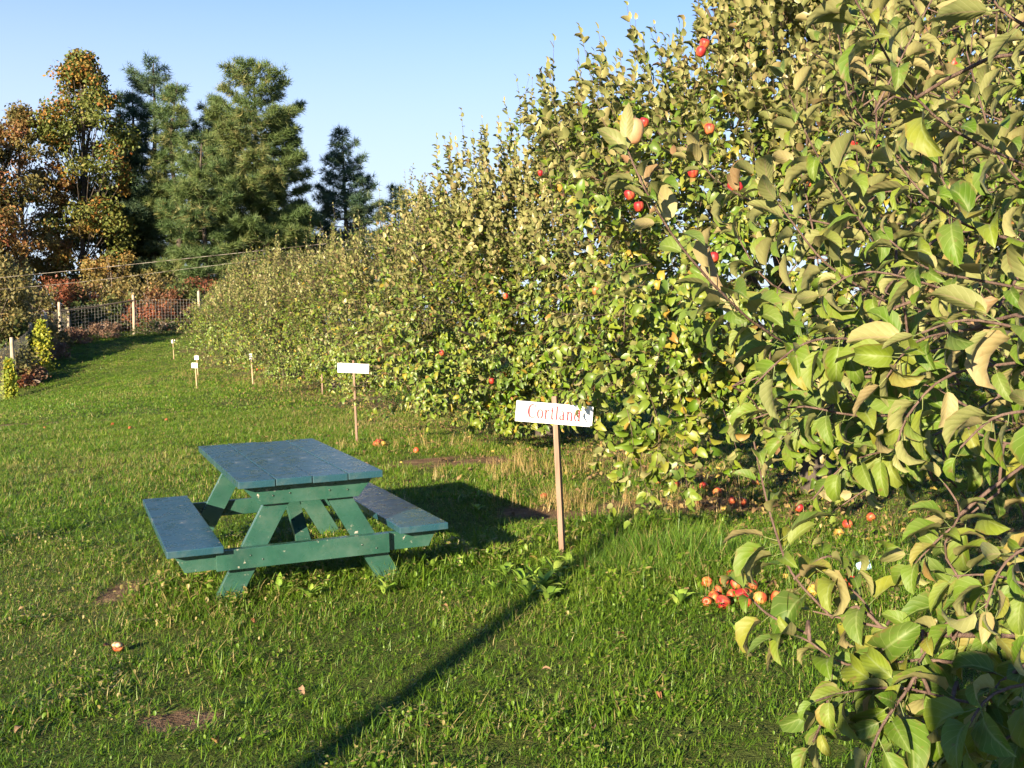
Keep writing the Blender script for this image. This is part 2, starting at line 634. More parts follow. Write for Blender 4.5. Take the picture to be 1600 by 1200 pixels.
# leaf templates: x across, y along, z up (upper side)
def leaf_template(ts, cols, width, fold, curl, cup, petiole=0.0, wave=0.0, side_bend=0.0, seed=0):
    """ts: stations from base (0) to tip (1); both ends are points"""
    rr = random.Random(seed)
    V, vein, along = [], [], []
    y = z = 0.0
    prev = 0
    cy = []
    th0 = rr.uniform(-0.05, 0.25) * (1 if curl > 0 else 0)
    for t in ts:
        d = t - prev
        th = th0 - curl * (max(t - d / 2, 0)) ** 1.2
        y += d * math.cos(th)
        z += d * math.sin(th)
        cy.append((y, z, th))
        prev = t
    us = np.linspace(-1, 1, cols)
    V.append((0, petiole, 0))
    vein.append(0)
    along.append(0)
    for t, (yy, zz, th) in list(zip(ts, cy))[1:-1]:
        w = width * (math.sin(math.pi * t ** 0.80) ** 0.62) * (1 - 0.22 * t ** 3)
        for u in us:
            lift = abs(u) * w * fold + (u * u) * w * cup + wave * w * math.sin(11 * t + u * 2 + seed) * abs(u)
            V.append((u * w + side_bend * t * t, yy - lift * math.sin(th) + petiole, zz + lift * math.cos(th)))
            vein.append(abs(u))
            along.append(t)
    V.append((side_bend, cy[-1][0] + petiole, cy[-1][1]))
    vein.append(0)
    along.append(1)
    Fc = []
    last = len(V) - 1
    m = len(ts) - 2
    for j in range(cols - 1):
        Fc.append((0, 2 + j, 1 + j))
        a = 1 + (m - 1) * cols + j
        Fc.append((a, a + 1, last))
    for i in range(m - 1):
        for j in range(cols - 1):
            a = 1 + i * cols + j
            Fc += [(a, a + 1, a + cols + 1), (a, a + cols + 1, a + cols)]
    # base fan must wind like the rest
    Vn = np.array(V)
    out = list(Fc)
    for q in range(0, 2 * (cols - 1), 2):
        f = out[q]
        x0, x1 = Vn[f[1]][0], Vn[f[2]][0]
        out[q] = (0, f[1], f[2]) if x0 > x1 else (0, f[2], f[1])
    Fc = out
    if petiole:
        n = len(V)
        for (px, py, pz) in ((-0.013, 0, 0.01), (0.013, 0, 0.01), (0, 0, -0.012), (-0.010, petiole + 0.02, 0), (0.010, petiole + 0.02, 0), (0, petiole + 0.02, -0.014)):
            V.append((px, py, pz))
            vein.append(0.0)
            along.append(0.0)
        Fc += [(n, n + 1, n + 4), (n, n + 4, n + 3), (n + 1, n + 2, n + 5), (n + 1, n + 5, n + 4), (n + 2, n, n + 3), (n + 2, n + 3, n + 5)]
    return np.array(V), np.array(Fc), np.array(vein), np.array(along)


TS_N = (0, 0.06, 0.20, 0.40, 0.62, 0.83, 1.0)
TS_M = (0, 0.14, 0.48, 0.84, 1.0)
TS_F = (0, 0.45, 1.0)
NEAR_T = [leaf_template(TS_N, 5, 0.205 + 0.03 * (i % 3), 0.30 + 0.5 * ((i * 7) % 5) / 4, 0.7 + 1.7 * ((i * 3) % 7) / 6, 0.16, 0.24 + 0.08 * (i % 2), 0.15, (-0.08, 0.06, 0)[i % 3], i) for i in range(10)]
MID_T = [leaf_template(TS_M, 3, 0.29 + 0.03 * (i % 3), 0.25 + 0.12 * i, 0.3 + 0.28 * i, 0.0, 0.0, 0.0, 0.0, i) for i in range(6)]
FAR_T = [leaf_template(TS_F, 3, 0.30, 0.3 + 0.15 * i, 0.5 + 0.4 * i, 0.0, 0, 0, 0, i) for i in range(4)]


def unit(a):
    return a / (np.linalg.norm(a, axis=-1, keepdims=True) + 1e-9)


def leaf_frames(m, n):
    y = unit(m)
    x = unit(np.cross(y, n))
    z = np.cross(x, y)
    return np.stack([x, y, z], axis=-1)       # columns


def bulk_leaves(P, m, n, size, temps, rg, tint=None):
    """many leaves -> V,F,attrs"""
    N = len(P)
    Rm = leaf_frames(m, n)
    which = rg.integers(0, len(temps), N)
    tint = rg.random(N) if tint is None else tint
    Vs, Fs, Ts, Ve, Al = [], [], [], [], []
    off = 0
    for k_, (tv, tf, ve, al) in enumerate(temps):
        idx = np.nonzero(which == k_)[0]
        if not len(idx):
            continue
        V = np.einsum('nij,vj->nvi', Rm[idx], tv) * size[idx][:, None, None] + P[idx][:, None, :]
        nv = len(tv)
        Vs.append(V.reshape(-1, 3))
        Fs.append((tf[None] + (np.arange(len(idx)) * nv)[:, None, None]).reshape(-1, 3) + off)
        Ts.append(np.repeat(tint[idx], nv))
        Ve.append(np.tile(ve, len(idx)))
        Al.append(np.tile(al, len(idx)))
        off += nv * len(idx)
    return np.concatenate(Vs), np.concatenate(Fs), dict(tint=np.concatenate(Ts), vein=np.concatenate(Ve), along=np.concatenate(Al))


NEAR_MESH = []


def near_meshes(mat):
    out = []
    for i, (tv, tf, ve, al) in enumerate(NEAR_T):
        out.append(raw_mesh('leaf', tv, tf, mat, dict(tint=np.full(len(tv), 0.0), vein=ve, along=al), True))
    return out


def shoot_leaves(paths, spacing, leaf_len, rg, spread=1.0, hang=0.0, jitter=0.35, erect=0.0):
    """leaf positions/directions along shoot polylines. returns P, m, n, size"""
    Ps, ms, ns, ss = [], [], [], []
    for pa in paths:
        pa = np.asarray(pa, float)
        seg = np.linalg.norm(np.diff(pa, axis=0), axis=1)
        L = seg.sum()
        k = max(3, int(L / spacing))
        cum = np.concatenate([[0], np.cumsum(seg)])
        s = np.sort(rg.uniform(0.10, 1.0, k)) * L
        s[-1] = L
        P = np.stack([np.interp(s, cum, pa[:, c]) for c in range(3)], axis=1)
        d = np.stack([np.interp(s + 0.02, cum, pa[:, c]) - np.interp(s - 0.06, cum, pa[:, c]) for c in range(3)], axis=1)
        d = unit(d)
        ph = np.arange(k) * 2.4 + rg.uniform(0, 6.28) + rg.normal(0, 0.3, k)
        ref = np.where(np.abs(d[:, 2:3]) > 0.9, np.array([[1.0, 0, 0]]), np.array([[0, 0, 1.0]]))
        a = unit(np.cross(d, ref))
        b = np.cross(d, a)
        rad = np.cos(ph)[:, None] * a + np.sin(ph)[:, None] * b
        tipw = (np.linspace(0, 1, k) ** 3)[:, None]
        m = rad * (spread * (1 - 0.5 * tipw)) + d * (0.55 + 0.5 * tipw) + rg.normal(0, 0.2, (k, 3))
        horiz = (1 - np.abs(d[:, 2:3]))
        m[:, 2] -= hang * (0.25 + 0.6 * horiz[:, 0]) * rg.uniform(0.3, 1.4, k)
        up = np.array([[0, 0, 1.0]])
        n = d * 0.9 + up * (0.35 + 0.6 * horiz) + rad * 0.15 * hang + rg.normal(0, jitter, (k, 3))
        if erect:
            ow = P * np.array([[1, 1, 0.0]])
            ow = unit(ow)
            m = m + (ow * 0.35 + up * 0.55) * erect
            n = n - ow * erect * 1.1
        Ps.append(P)
        ms.append(m)
        ns.append(n)
        ss.append(leaf_len * rg.uniform(0.55, 1.15, k) * (1 - 0.35 * tipw[:, 0]))
    return np.concatenate(Ps), np.concatenate(ms), np.concatenate(ns), np.concatenate(ss)

# ------------------------------------------------------------------ ground
def gxy(px, py):
    p = on_ground(px, py)
    return p.x, p.y


def blob(px, py, rx, ry, s, ang=0.0):
    x, y = gxy(px, py)
    return (x, y, rx, ry, s, ang)


DIRT = [blob(195, 922, 0.15, 0.30, 1.2), blob(150, 945, 0.22, 0.10, 0.5), blob(285, 1125, 0.17, 0.12, 1.0), blob(310, 985, 0.25, 0.12, 0.45),
        blob(60, 662, 1.6, 0.35, 0.75), blob(200, 690, 1.5, 0.2, 0.35), blob(480, 970, 0.3, 0.10, 0.4), blob(800, 1010, 0.4, 0.15, 0.3),
        blob(700, 722, 1.0, 0.5, 0.85), blob(860, 800, 0.5, 0.3, 0.8), blob(960, 805, 0.9, 0.35, 1.0), blob(1080, 790, 1.0, 0.5, 0.9),
        blob(1300, 830, 0.9, 0.35, 0.35), blob(440, 590, 1.5, 0.8, 0.8), blob(600, 660, 0.6, 0.4, 0.7), blob(330, 575, 1.2, 0.6, 0.7), blob(640, 690, 0.7, 0.3, 0.5)]


def dirt(x, y, row_too=True):
    out = np.zeros_like(x)
    wob = 0.25 * np.sin(x * 7.1 + 2 * np.sin(y * 3.3)) + 0.25 * np.sin(y * 8.3 + 1.7 * np.sin(x * 4.1))
    for bx, by, rx, ry, s, a in DIRT:
        q = ((x - bx) / rx) ** 2 + ((y - by) / ry) ** 2
        out = np.maximum(out, s * np.exp(-np.maximum(q + wob, 0) * 0.9))
    if not row_too:
        return out
    # old leaves and bare soil under the row of apple trees
    line = (x - (0.3 - 0.43 * (y - 14.5)))
    row = np.exp(-(line / 1.5) ** 2) * (y > 7.5) * (y < 50)
    return np.maximum(out, 0.55 * row)


def tall(x, y):
    cx, cy = gxy(1080, 880)
    t = np.exp(-(((x - cx) / 0.75) ** 2 + ((y - cy) / 0.9) ** 2))
    cx, cy = gxy(1010, 830)
    t = np.maximum(t, 0.8 * np.exp(-(((x - cx) / 0.5) ** 2 + ((y - cy) / 0.5) ** 2)))
    cx, cy = gxy(1400, 900)
    t = np.maximum(t, 0.55 * np.exp(-(((x - cx) / 0.9) ** 2 + ((y - cy) / 0.9) ** 2)))
    for px, py, s in ((365, 930, 0.35), (610, 905, 0.30), (300, 930, 0.28), (480, 900, 0.35), (680, 880, 0.35), (800, 860, 0.5), (560, 880, 0.4)):
        cx, cy = gxy(px, py)
        t = np.maximum(t, 0.62 * np.exp(-(((x - cx) / s) ** 2 + ((y - cy) / s) ** 2)))
    return t


gx = np.unique(np.concatenate([np.linspace(-7, 6, 131), np.linspace(-30, 30, 81), np.array([-400, -250, -150, -100, -70, -50, -40, 40, 50, 70, 100, 150, 250, 400])]))
gy = np.unique(np.concatenate([np.linspace(2, 13, 111), np.linspace(-25, 70, 131), np.array([-200, -100, -60, -40, 80, 95, 110, 140, 180, 250, 350, 600])]))
GX, GY = np.meshgrid(gx, gy)
GZ = hz(GX, GY)
V = np.stack([GX.ravel(), GY.ravel(), GZ.ravel()], axis=1)
nx = len(gx)
ii, jj = np.meshgrid(np.arange(len(gy) - 1), np.arange(nx - 1), indexing='ij')
a = (ii * nx + jj).ravel()
Fq = np.stack([a, a + 1, a + nx + 1, a + nx], axis=1)
k = NT('lawn_ground')
geo = k.n('ShaderNodeNewGeometry')
n1 = k.noise(0.55, 5, 0.6, vec=geo.outputs['Position'])
n2 = k.noise(9, 5, 0.7, vec=geo.outputs['Position'])
n3 = k.noise(45, 3, 0.7, vec=geo.outputs['Position'])
g = k.ramp(n1, [(0.3, (0.050, 0.075, 0.014)), (0.5, (0.070, 0.095, 0.018)), (0.7, (0.095, 0.105, 0.026))])
g = k.mix(k.math('MULTIPLY', n3, 0.7), g, (0.045, 0.050, 0.016))
soil = k.ramp(n2, [(0.3, (0.075, 0.045, 0.026)), (0.55, (0.155, 0.098, 0.058)), (0.75, (0.25, 0.17, 0.095))])
dm = k.math('ADD', k.attr('dirt'), k.math('MULTIPLY', k.math('SUBTRACT', n2, 0.5), 0.8))
f = k.ramp(dm, [(0.30, (0, 0, 0)), (0.62, (1, 1, 1))])
k.color(k.mix(f, g, soil))
k.rough(0.95, 0.1)
k.bump(k.math('ADD', n2, n3), 0.8, 0.03)
ground = link('ground', raw_mesh('ground', V, Fq, k.m, dict(dirt=dirt(V[:, 0], V[:, 1])), True))
tag(ground, kind='structure')

# ------------------------------------------------------------------ picnic table
tb = empty('picnic_table', (-1.548, 7.16, 0.0), 'worn green painted wooden picnic table with two attached benches on the lawn', 'picnic table')
tb.rotation_euler = (0, R(-1.55), R(22.9))
TW, TH, TL, HS, SO, SW, TT = 0.86, 0.745, 1.97, 0.383, 0.842, 0.315, 0.042
bw = (TW - 3 * 0.005) / 4
for i in range(4):
    x = -TW / 2 + bw / 2 + i * (bw + 0.005)
    o = MB().box((bw, TL + (0, 0.006, -0.004, 0.003)[i], TT), (0, 0, 0)).build('tabletop_board', M['board_paint_sky_blue'], tb, 0.004)
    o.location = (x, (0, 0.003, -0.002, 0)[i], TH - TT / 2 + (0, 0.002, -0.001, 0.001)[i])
for s in (-1, 1):
    o = MB().box((SW, TL, TT)).build('seat_board', M['board_paint_sky_blue'], tb, 0.005)
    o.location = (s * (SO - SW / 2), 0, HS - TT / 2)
for s in (-1, 1):                       # near frame s=-1, far frame s=1
    yb = s * 0.85
    th = 0.04
    out = -1 if s < 0 else 1
    # cleat under the top, bevelled ends
    o = MB().prism([(-0.40, 0.0), (-0.30, -0.118), (0.30, -0.118), (0.40, 0.0)], (Vector((0, yb, TH - TT - 0.0015)), Vector((1, 0, 0)), Vector((0, 0, 1)), Vector((0, out * th, 0)))).build('top_cleat', M['table_paint'], tb, 0.003)
    # seat support beam, bevelled ends
    zt = HS - TT - 0.0015
    o = MB().prism([(-0.80, 0.0), (-0.74, -0.112), (0.74, -0.112), (0.80, 0.0)], (Vector((0, yb, zt)), Vector((1, 0, 0)), Vector((0, 0, 1)), Vector((0, out * th, 0)))).build('seat_support_beam', M['table_paint'], tb, 0.003)
    if s < 0:
        o = MB().prism([(-0.565, 0.004), (-0.565, -0.116), (0.475, -0.116), (0.475, 0.004)], (Vector((0, yb - th - 0.002, zt)), Vector((1, 0, 0)), Vector((0, 0, 1)), Vector((0, -0.036, 0)))).build('front_beam_board', M['table_paint'], tb, 0.003)
    # splayed legs
    for q in (-1, 1):
        hw = 0.078
        z0, z1 = -0.04, TH - TT - 0.004
        def cx(z):
            return 0.52 - (0.52 - 0.125) * (z / 0.70)
        pts = [(q * (cx(z0) - hw), z0), (q * (cx(z0) + hw), z0), (q * (cx(z1) + hw), z1), (q * (cx(z1) - hw), z1)]
        o = MB().prism(pts, (Vector((0, yb - s * 0.002, 0)), Vector((1, 0, 0)), Vector((0, 0, 1)), Vector((0, -out * th, 0)))).build('leg', M['table_paint'], tb, 0.003)
    # brace from beam to top
    p0, p1 = Vector((0.02 * s, s * 0.80, zt - 0.06)), Vector((0.02 * s, s * 0.16, TH - TT - 0.03))
    d = (p1 - p0)
    mt = Matrix.Translation((p0 + p1) / 2) @ d.to_track_quat('Y', 'Z').to_matrix().to_4x4()
    MB().box((0.088, d.length, 0.038), mat=mt).build('brace', M['table_paint'], tb, 0.003)


def bolt(parent, x, y, z):
    P = [(x, y, z), (x, y - 0.004, z), (x, y - 0.007, z)]
    V_, F_ = tubes([np.array(P)], [np.array([0.0045, 0.0045, 0.0005])], 8)
    link('bolt', raw_mesh('bolt', V_, F_, M['bolt']), parent)


for x, z in ((-0.22, 0.635), (-0.12, 0.642), (0.12, 0.638), (0.23, 0.632)):
    bolt(tb, x, -0.893, z)
for x, z in ((-0.37, 0.30), (-0.30, 0.27), (0.30, 0.29), (0.39, 0.26)):
    bolt(tb, x, -0.929, z)

# ------------------------------------------------------------------ signs on stakes
GLY = {   # stroke letters with stems, thin curves and serifs: (polyline, widths)
    'C': (0.72, [([(0.64, 0.80), (0.52, 0.95), (0.36, 0.98), (0.18, 0.86), (0.10, 0.50), (0.18, 0.15), (0.36, 0.02), (0.54, 0.06), (0.66, 0.22)], [.04, .05, .06, .12, .14, .12, .06, .05, .04]), ([(0.645, 0.99), (0.645, 0.74)], [.04, .04])]),
    'o': (0.56, [([(0.28, 0.66), (0.12, 0.55), (0.09, 0.33), (0.14, 0.10), (0.28, 0.01), (0.42, 0.11), (0.47, 0.33), (0.43, 0.56), (0.28, 0.66)], [.05, .10, .12, .10, .05, .10, .12, .10, .05])]),
    'r': (0.46, [([(0.16, 0.66), (0.16, 0.0)], [.11, .11]), ([(0.05, 0.02), (0.29, 0.02)], [.04, .04]), ([(0.06, 0.64), (0.17, 0.64)], [.05, .05]), ([(0.19, 0.46), (0.27, 0.60), (0.37, 0.64), (0.41, 0.56)], [.04, .05, .07, .09])]),
    't': (0.40, [([(0.19, 0.86), (0.19, 0.14), (0.24, 0.02), (0.35, 0.06)], [.07, .11, .09, .04]), ([(0.05, 0.63), (0.35, 0.63)], [.05, .05])]),
    'l': (0.32, [([(0.16, 1.0), (0.16, 0.0)], [.11, .11]), ([(0.04, 0.02), (0.28, 0.02)], [.04, .04]), ([(0.05, 0.98), (0.17, 0.98)], [.04, .05])]),
    'a': (0.54, [([(0.12, 0.52), (0.22, 0.64), (0.33, 0.60), (0.36, 0.46), (0.36, 0.12), (0.42, 0.02), (0.50, 0.06)], [.07, .05, .07, .11, .11, .08, .04]), ([(0.36, 0.38), (0.16, 0.28), (0.10, 0.14), (0.18, 0.02), (0.30, 0.06), (0.36, 0.16)], [.04, .06, .11, .07, .05, .04])]),
    'n': (0.62, [([(0.16, 0.66), (0.16, 0.0)], [.11, .11]), ([(0.05, 0.02), (0.27, 0.02)], [.04, .04]), ([(0.06, 0.64), (0.17, 0.64)], [.05, .05]), ([(0.19, 0.48), (0.30, 0.63), (0.42, 0.58), (0.46, 0.44), (0.46, 0.0)], [.04, .06, .10, .11, .11]), ([(0.35, 0.02), (0.58, 0.02)], [.04, .04])]),
    'd': (0.60, [([(0.44, 1.0), (0.44, 0.0)], [.11, .11]), ([(0.33, 0.98), (0.45, 0.98)], [.04, .05]), ([(0.44, 0.02), (0.55, 0.02)], [.04, .04]), ([(0.42, 0.52), (0.30, 0.65), (0.15, 0.57), (0.09, 0.33), (0.14, 0.09), (0.28, 0.01), (0.42, 0.14)], [.04, .05, .10, .12, .10, .05, .04])]),
}


def lettering(word, height, width, mat, parent, name, y):
    tot = sum(GLY[c][0] for c in word)
    sx = width / tot
    V_, F_ = [], []
    x0 = -tot / 2
    for c in word:
        adv, strokes = GLY[c]
        for pl, ws in strokes:
            P = smooth_path([(p[0], p[1], 0) for p in pl], max(2, (len(pl) - 1) * 3 + 1)) if len(pl) > 2 else np.array([(p[0], p[1], 0) for p in pl])
            W_ = np.interp(np.linspace(0, 1, len(P)), np.linspace(0, 1, len(ws)), ws) * 1.18 + 0.012
            T = np.gradient(P, axis=0)
            T /= np.linalg.norm(T, axis=1)[:, None] + 1e-9
            Nn = np.stack([-T[:, 1], T[:, 0], T[:, 2] * 0], axis=1)
            n0 = len(V_)
            for p, nn, w in zip(P, Nn, W_):
                for sg in (1, -1):
                    q = p + nn * w * 0.5 * sg
                    V_.append(((x0 + q[0]) * sx, y, (q[1] - 0.42) * height))
            for i in range(len(P) - 1):
                F_.append((n0 + 2 * i, n0 + 2 * i + 1, n0 + 2 * i + 3, n0 + 2 * i + 2))
        x0 += adv
    me = bpy.data.meshes.new(name)
    me.from_pydata(V_, [], F_)
    me.materials.append(mat)
    so = link(name, me, parent)
    md = so.modifiers.new('thickness', 'SOLIDIFY')
    md.thickness = 0.0012
    return so


def sign_post(base, top, label, board=None, tilt=0.0, sec=0.035, wood='stake', word=None, yaw=0.0, group='variety signs along the orchard row'):
    r = empty('sign_post', base, label, 'sign', group)
    base, top = Vector(base), Vector(top)
    d = top - base + Vector((0, 0, 0.08))
    L = d.length
    mt = Matrix.Translation(Vector((0, 0, -0.08)) + d * 0.5) @ d.to_track_quat('Z', 'Y').to_matrix().to_4x4()
    MB().box((sec, sec * 0.62, L), mat=mt).build('stake', M[wood], r, 0.002)
    if board:
        c, w, h = board
        o = MB().box((w, 0.014, h)).build('sign_board', M['sign'], r, 0.0015)
        o.location = Vector(c) - base
        o.rotation_euler = (0, tilt, yaw)
        if word:
            lettering(word, h * 0.66, w * 0.70, M['letter'], o, 'lettering', -0.0095)
    return r


b0 = on_ground(880, 868)
t0 = at(867, 619, b0.y + 0.02)
sgn = sign_post(b0, t0, 'white board reading Cortland in red letters on a brown wooden stake', (at(866, 646.5, b0.y - 0.012), 0.535, 0.142), R(4.8), 0.056, 'stake', 'Cortland', R(2))
b1 = on_ground(558, 691)
sign_post(b1, at(552, 563, b1.y), 'white board with unreadable faded lettering on a stake behind the picnic table', (at(552, 575.3, b1.y - 0.02), 0.43, 0.13), R(2.2), 0.045, 'stake')
b2 = on_ground(504, 618)
sign_post(b2, at(503, 583, b2.y), 'short bare stake just left of the white sign behind the table', None, 0, 0.05, 'stake')
b3 = on_ground(396, 605)
r3 = sign_post(b3, at(392, 552, b3.y), 'slim stake with a board seen edge on beside the apple row', (at(391.5, 557.5, b3.y - 0.03), 0.08, 0.16), 0, 0.05, 'stake_pale', yaw=R(10))
b4 = on_ground(308, 608)
sign_post(b4, at(305, 566, b4.y), 'small white square sign on a pale stake, nearest of the three far lawn signs', (at(304, 571, b4.y - 0.03), 0.16, 0.14), R(3), 0.045, 'stake_pale')
b5 = on_ground(310, 588)
sign_post(b5, at(307, 554, b5.y), 'small white sign partly hidden behind another, below the row end', (at(307, 559, b5.y - 0.03), 0.14, 0.13), R(-3), 0.045, 'stake_pale')
b6 = on_ground(272, 562)
sign_post(b6, at(270, 530, b6.y), 'farthest small white sign on the open lawn near the back fence', (at(270.5, 533.5, b6.y - 0.03), 0.15, 0.14), 0, 0.045, 'stake_pale')

# ------------------------------------------------------------------ apple trees
def crown_profile(h):
    return np.clip(1 - h ** 2.4, 0, 1) ** 0.62 * (0.84 + 0.16 * np.clip(h / 0.22, 0, 1))


def apple_tree(label, x, y, rad, height, zlow, nsh, leaf_len, temps, mat, seed, n_single=0, spacing=0.045, extra=None, sides=3, face_bias=0.75, twig_r=0.0035, squash=1.0, n_sprout=9):
    rg = np.random.default_rng(seed)
    zb = hz1(x, y)
    base = np.array([x, y, zb])
    root = empty('apple_tree', tuple(base), label, 'tree', 'apple trees in the orchard row')
    # shoots
    n = int(nsh * 1.35)
    tocam = math.atan2(-y, -x)
    az = np.where(rg.random(n) < face_bias, tocam + rg.normal(0, 1.05, n), rg.uniform(0, 6.283, n))
    h = rg.beta(1.15, 1.25, n)
    lump = 1 + 0.20 * np.sin(3 * az + seed) * np.sin(6 * h + seed * 2) + 0.15 * np.sin(6 * az + 4 * h * 3 + seed) + 0.07 * np.sin(11 * az - 9 * h)
    depth = 1 - 0.50 * rg.random(n) ** 1.8
    r = rad * crown_profile(h) * lump * depth
    H = zlow + (height - zlow) * h * (0.93 + 0.07 * np.sin(4 * az + seed)) + (1 - depth) * 0.3
    tip = np.stack([np.cos(az) * r, np.sin(az) * r * squash, H], axis=1)
    # foliage gathers in clumps with dark hollows between
    X_, Y_, Z_ = tip.T
    cn = np.sin(2.5 * X_ + seed) * np.sin(2.3 * Y_ + 1.7 * seed) + np.sin(2.9 * Z_ + 0.6 * seed + 1.3 * X_) * 0.7 + 0.5 * np.sin(5.3 * X_ - 4.1 * Z_ + seed)
    keep_s = (cn > 0.0) | (rg.random(n) < 0.36)
    tip, az, h, depth, r, H = tip[keep_s], az[keep_s], h[keep_s], depth[keep_s], r[keep_s], H[keep_s]
    n = len(tip)
    upw = np.clip(-0.35 + 1.75 * h, -0.4, 1.25)
    d = np.stack([np.cos(az) * (1.0 - 0.75 * h), np.sin(az) * (1.0 - 0.75 * h), upw], axis=1) + rg.normal(0, 0.33, (n, 3))
    d = unit(d)
    L = rg.uniform(0.30, 0.70, n) * (0.8 + 0.5 * h)
    sprout = (h > 0.58) & (rg.random(n) < 0.30)
    d[sprout] = unit(d[sprout] * 0.35 + np.array([0, 0, 1.0]))
    L[sprout] *= 1.35
    tip[sprout, 2] += 0.40 * rg.random(sprout.sum()) ** 1.5
    st = tip - d * L[:, None]
    mid = (st + tip) / 2 + rg.normal(0, 0.02, (n, 3))
    mid[:, 2] += np.where(h < 0.45, 0.10, -0.05) * L
    paths = [np.stack([st[i], 0.5 * (st[i] + mid[i]) + (mid[i] - 0.5 * (st[i] + tip[i])) * 0.3, mid[i], tip[i]]) for i in range(n)]
    spr = []
    for q in range(n_sprout):
        a_ = tocam + rg.normal(0, 1.0)
        r_ = rad * rg.uniform(0.05, 0.72)
        z_ = zlow + (height - zlow) * (1 - (r_ / rad) ** 1.6) ** 0.42 - 0.15
        b_ = np.array([math.cos(a_) * r_, math.sin(a_) * r_, z_])
        ln = rg.uniform(0.35, 0.75)
        spr.append(np.stack([b_, b_ + [rg.normal(0, .04), rg.normal(0, .04), ln * 0.5], b_ + [rg.normal(0, .09), rg.normal(0, .09), ln]]))
    low = np.nonzero(h < 0.36)[0]
    hi = np.nonzero(h >= 0.36)[0]
    hi2 = hi[h[hi] > 0.62]
    hi1 = hi[h[hi] <= 0.62]
    parts = []
    for ix, hang, er in ((low, 0.95, 0.0), (hi1, 0.45, 0.35), (hi2, 0.1, 0.9)):
        if len(ix):
            parts.append(shoot_leaves([paths[i] for i in ix], spacing, leaf_len, rg, 1.0, hang, 0.35, er))
    if spr:
        parts.append(shoot_leaves(spr, spacing * 1.15, leaf_len * 0.8, rg, 1.0, 0.25, 0.35, 0.3))
        paths += spr
    if extra:
        ex = [np.array([tuple(Vector(p) - Vector(base)) for p in e]) for e in extra]
        ex = [smooth_path(e, 7) for e in ex]
        parts.append(shoot_leaves(ex, spacing * 0.75, leaf_len, rg, 1.0, 0.8))
        paths += ex
    P, m, nn, s = [np.concatenate([p[i] for p in parts]) for i in range(4)]
    # leaves near the ground lift clear of it
    wz = hz(P[:, 0] + x, P[:, 1] + y) - zb
    keep = P[:, 2] > wz + 0.10
    P, m, nn, s = P[keep], m[keep], nn[keep], s[keep]
    pq = proj(P + base)
    clear = (pq[0] > 512) & (pq[0] < 590) & (pq[1] > 556) & (pq[1] < 604) & (pq[2] < 15.5)
    clear |= (pq[0] > 796) & (pq[0] < 900) & (pq[1] > 618) & (pq[1] < 668) & (pq[2] < 7.6)
    P, m, nn, s = P[~clear], m[~clear], nn[~clear], s[~clear]
    single = np.zeros(len(P), bool)
    if n_single:
        px, py, dep = proj(P + base)
        size = s / dep
        vis = (px > -20) & (px < 1620) & (py > -20) & (py < 1220)
        size = np.where(vis, size, 0)
        # outermost leaves on the camera side
        order = np.argsort(-size)
        single[order[:n_single]] = True
        Rm = leaf_frames(m, nn)
        for q, i in enumerate(np.nonzero(single)[0]):
            o = bpy.data.objects.new('leaf', MESHES_SINGLE[int(rg.integers(0, len(MESHES_SINGLE)))])
            COL.objects.link(o)
            o.parent = root
            mt = Matrix([[Rm[i, a_, b_] * s[i] for b_ in range(3)] + [P[i, a_]] for a_ in range(3)] + [[0, 0, 0, 1]])
            o.matrix_local = mt
    ok = ~single
    V_, F_, at_ = bulk_leaves(P[ok], m[ok], nn[ok], s[ok], temps, rg)
    fo = link('foliage', raw_mesh('foliage', V_, F_, mat, at_, True), root)
    tag(fo, kind='stuff')
    # twigs
    tw = [smooth_path(p, 5) for p in paths]
    V_, F_ = tubes(tw, [np.linspace(twig_r, twig_r * 0.45, len(t)) for t in tw], sides)
    tag(link('twigs', raw_mesh('twigs', V_, F_, M['twig'], None, True), root), kind='stuff')
    # trunk and limbs
    tr = smooth_path([(0, 0, -0.15), (0.03, 0.02, 0.3), (-0.02, 0.04, 0.75), (0.0, 0.0, 1.0)], 9)
    V_, F_ = tubes([tr], [np.linspace(0.13, 0.095, 9) * rad / 2.4 * np.array([1.35, 1.1, 1, 1, 1, 1, 1, 1.05, 0.8])], 10)
    link('trunk', raw_mesh('trunk', V_, F_, M['bark'], None, True), root)
    nl = 9
    for q in range(nl):
        aa = q * 2 * math.pi / nl + rg.uniform(-0.25, 0.25)
        hh = (0.30, 0.85, 0.55)[q % 3]
        rr_ = rad * float(crown_profile(np.array(hh))) * 0.78
        zt_ = zlow + (height - zlow) * hh
        ca, sa_ = math.cos(aa), math.sin(aa)
        pl = smooth_path([(0, 0, 0.72 + 0.03 * q), (ca * rr_ * 0.3, sa_ * rr_ * 0.3, 1.1 + 0.25 * (zt_ - 1.1)), (ca * rr_ * 0.68 + rg.normal(0, .08), sa_ * rr_ * 0.68 + rg.normal(0, .08), 1.0 + 0.68 * (zt_ - 1.0)), (ca * rr_, sa_ * rr_, zt_)], 9)
        V_, F_ = tubes([pl], [np.linspace(0.052, 0.010, 9) * rad / 2.4], 7)
        link('branch', raw_mesh('branch', V_, F_, M['bark'], None, True), root)
    return root


MESHES_SINGLE = near_meshes(M['leaf_mid'])
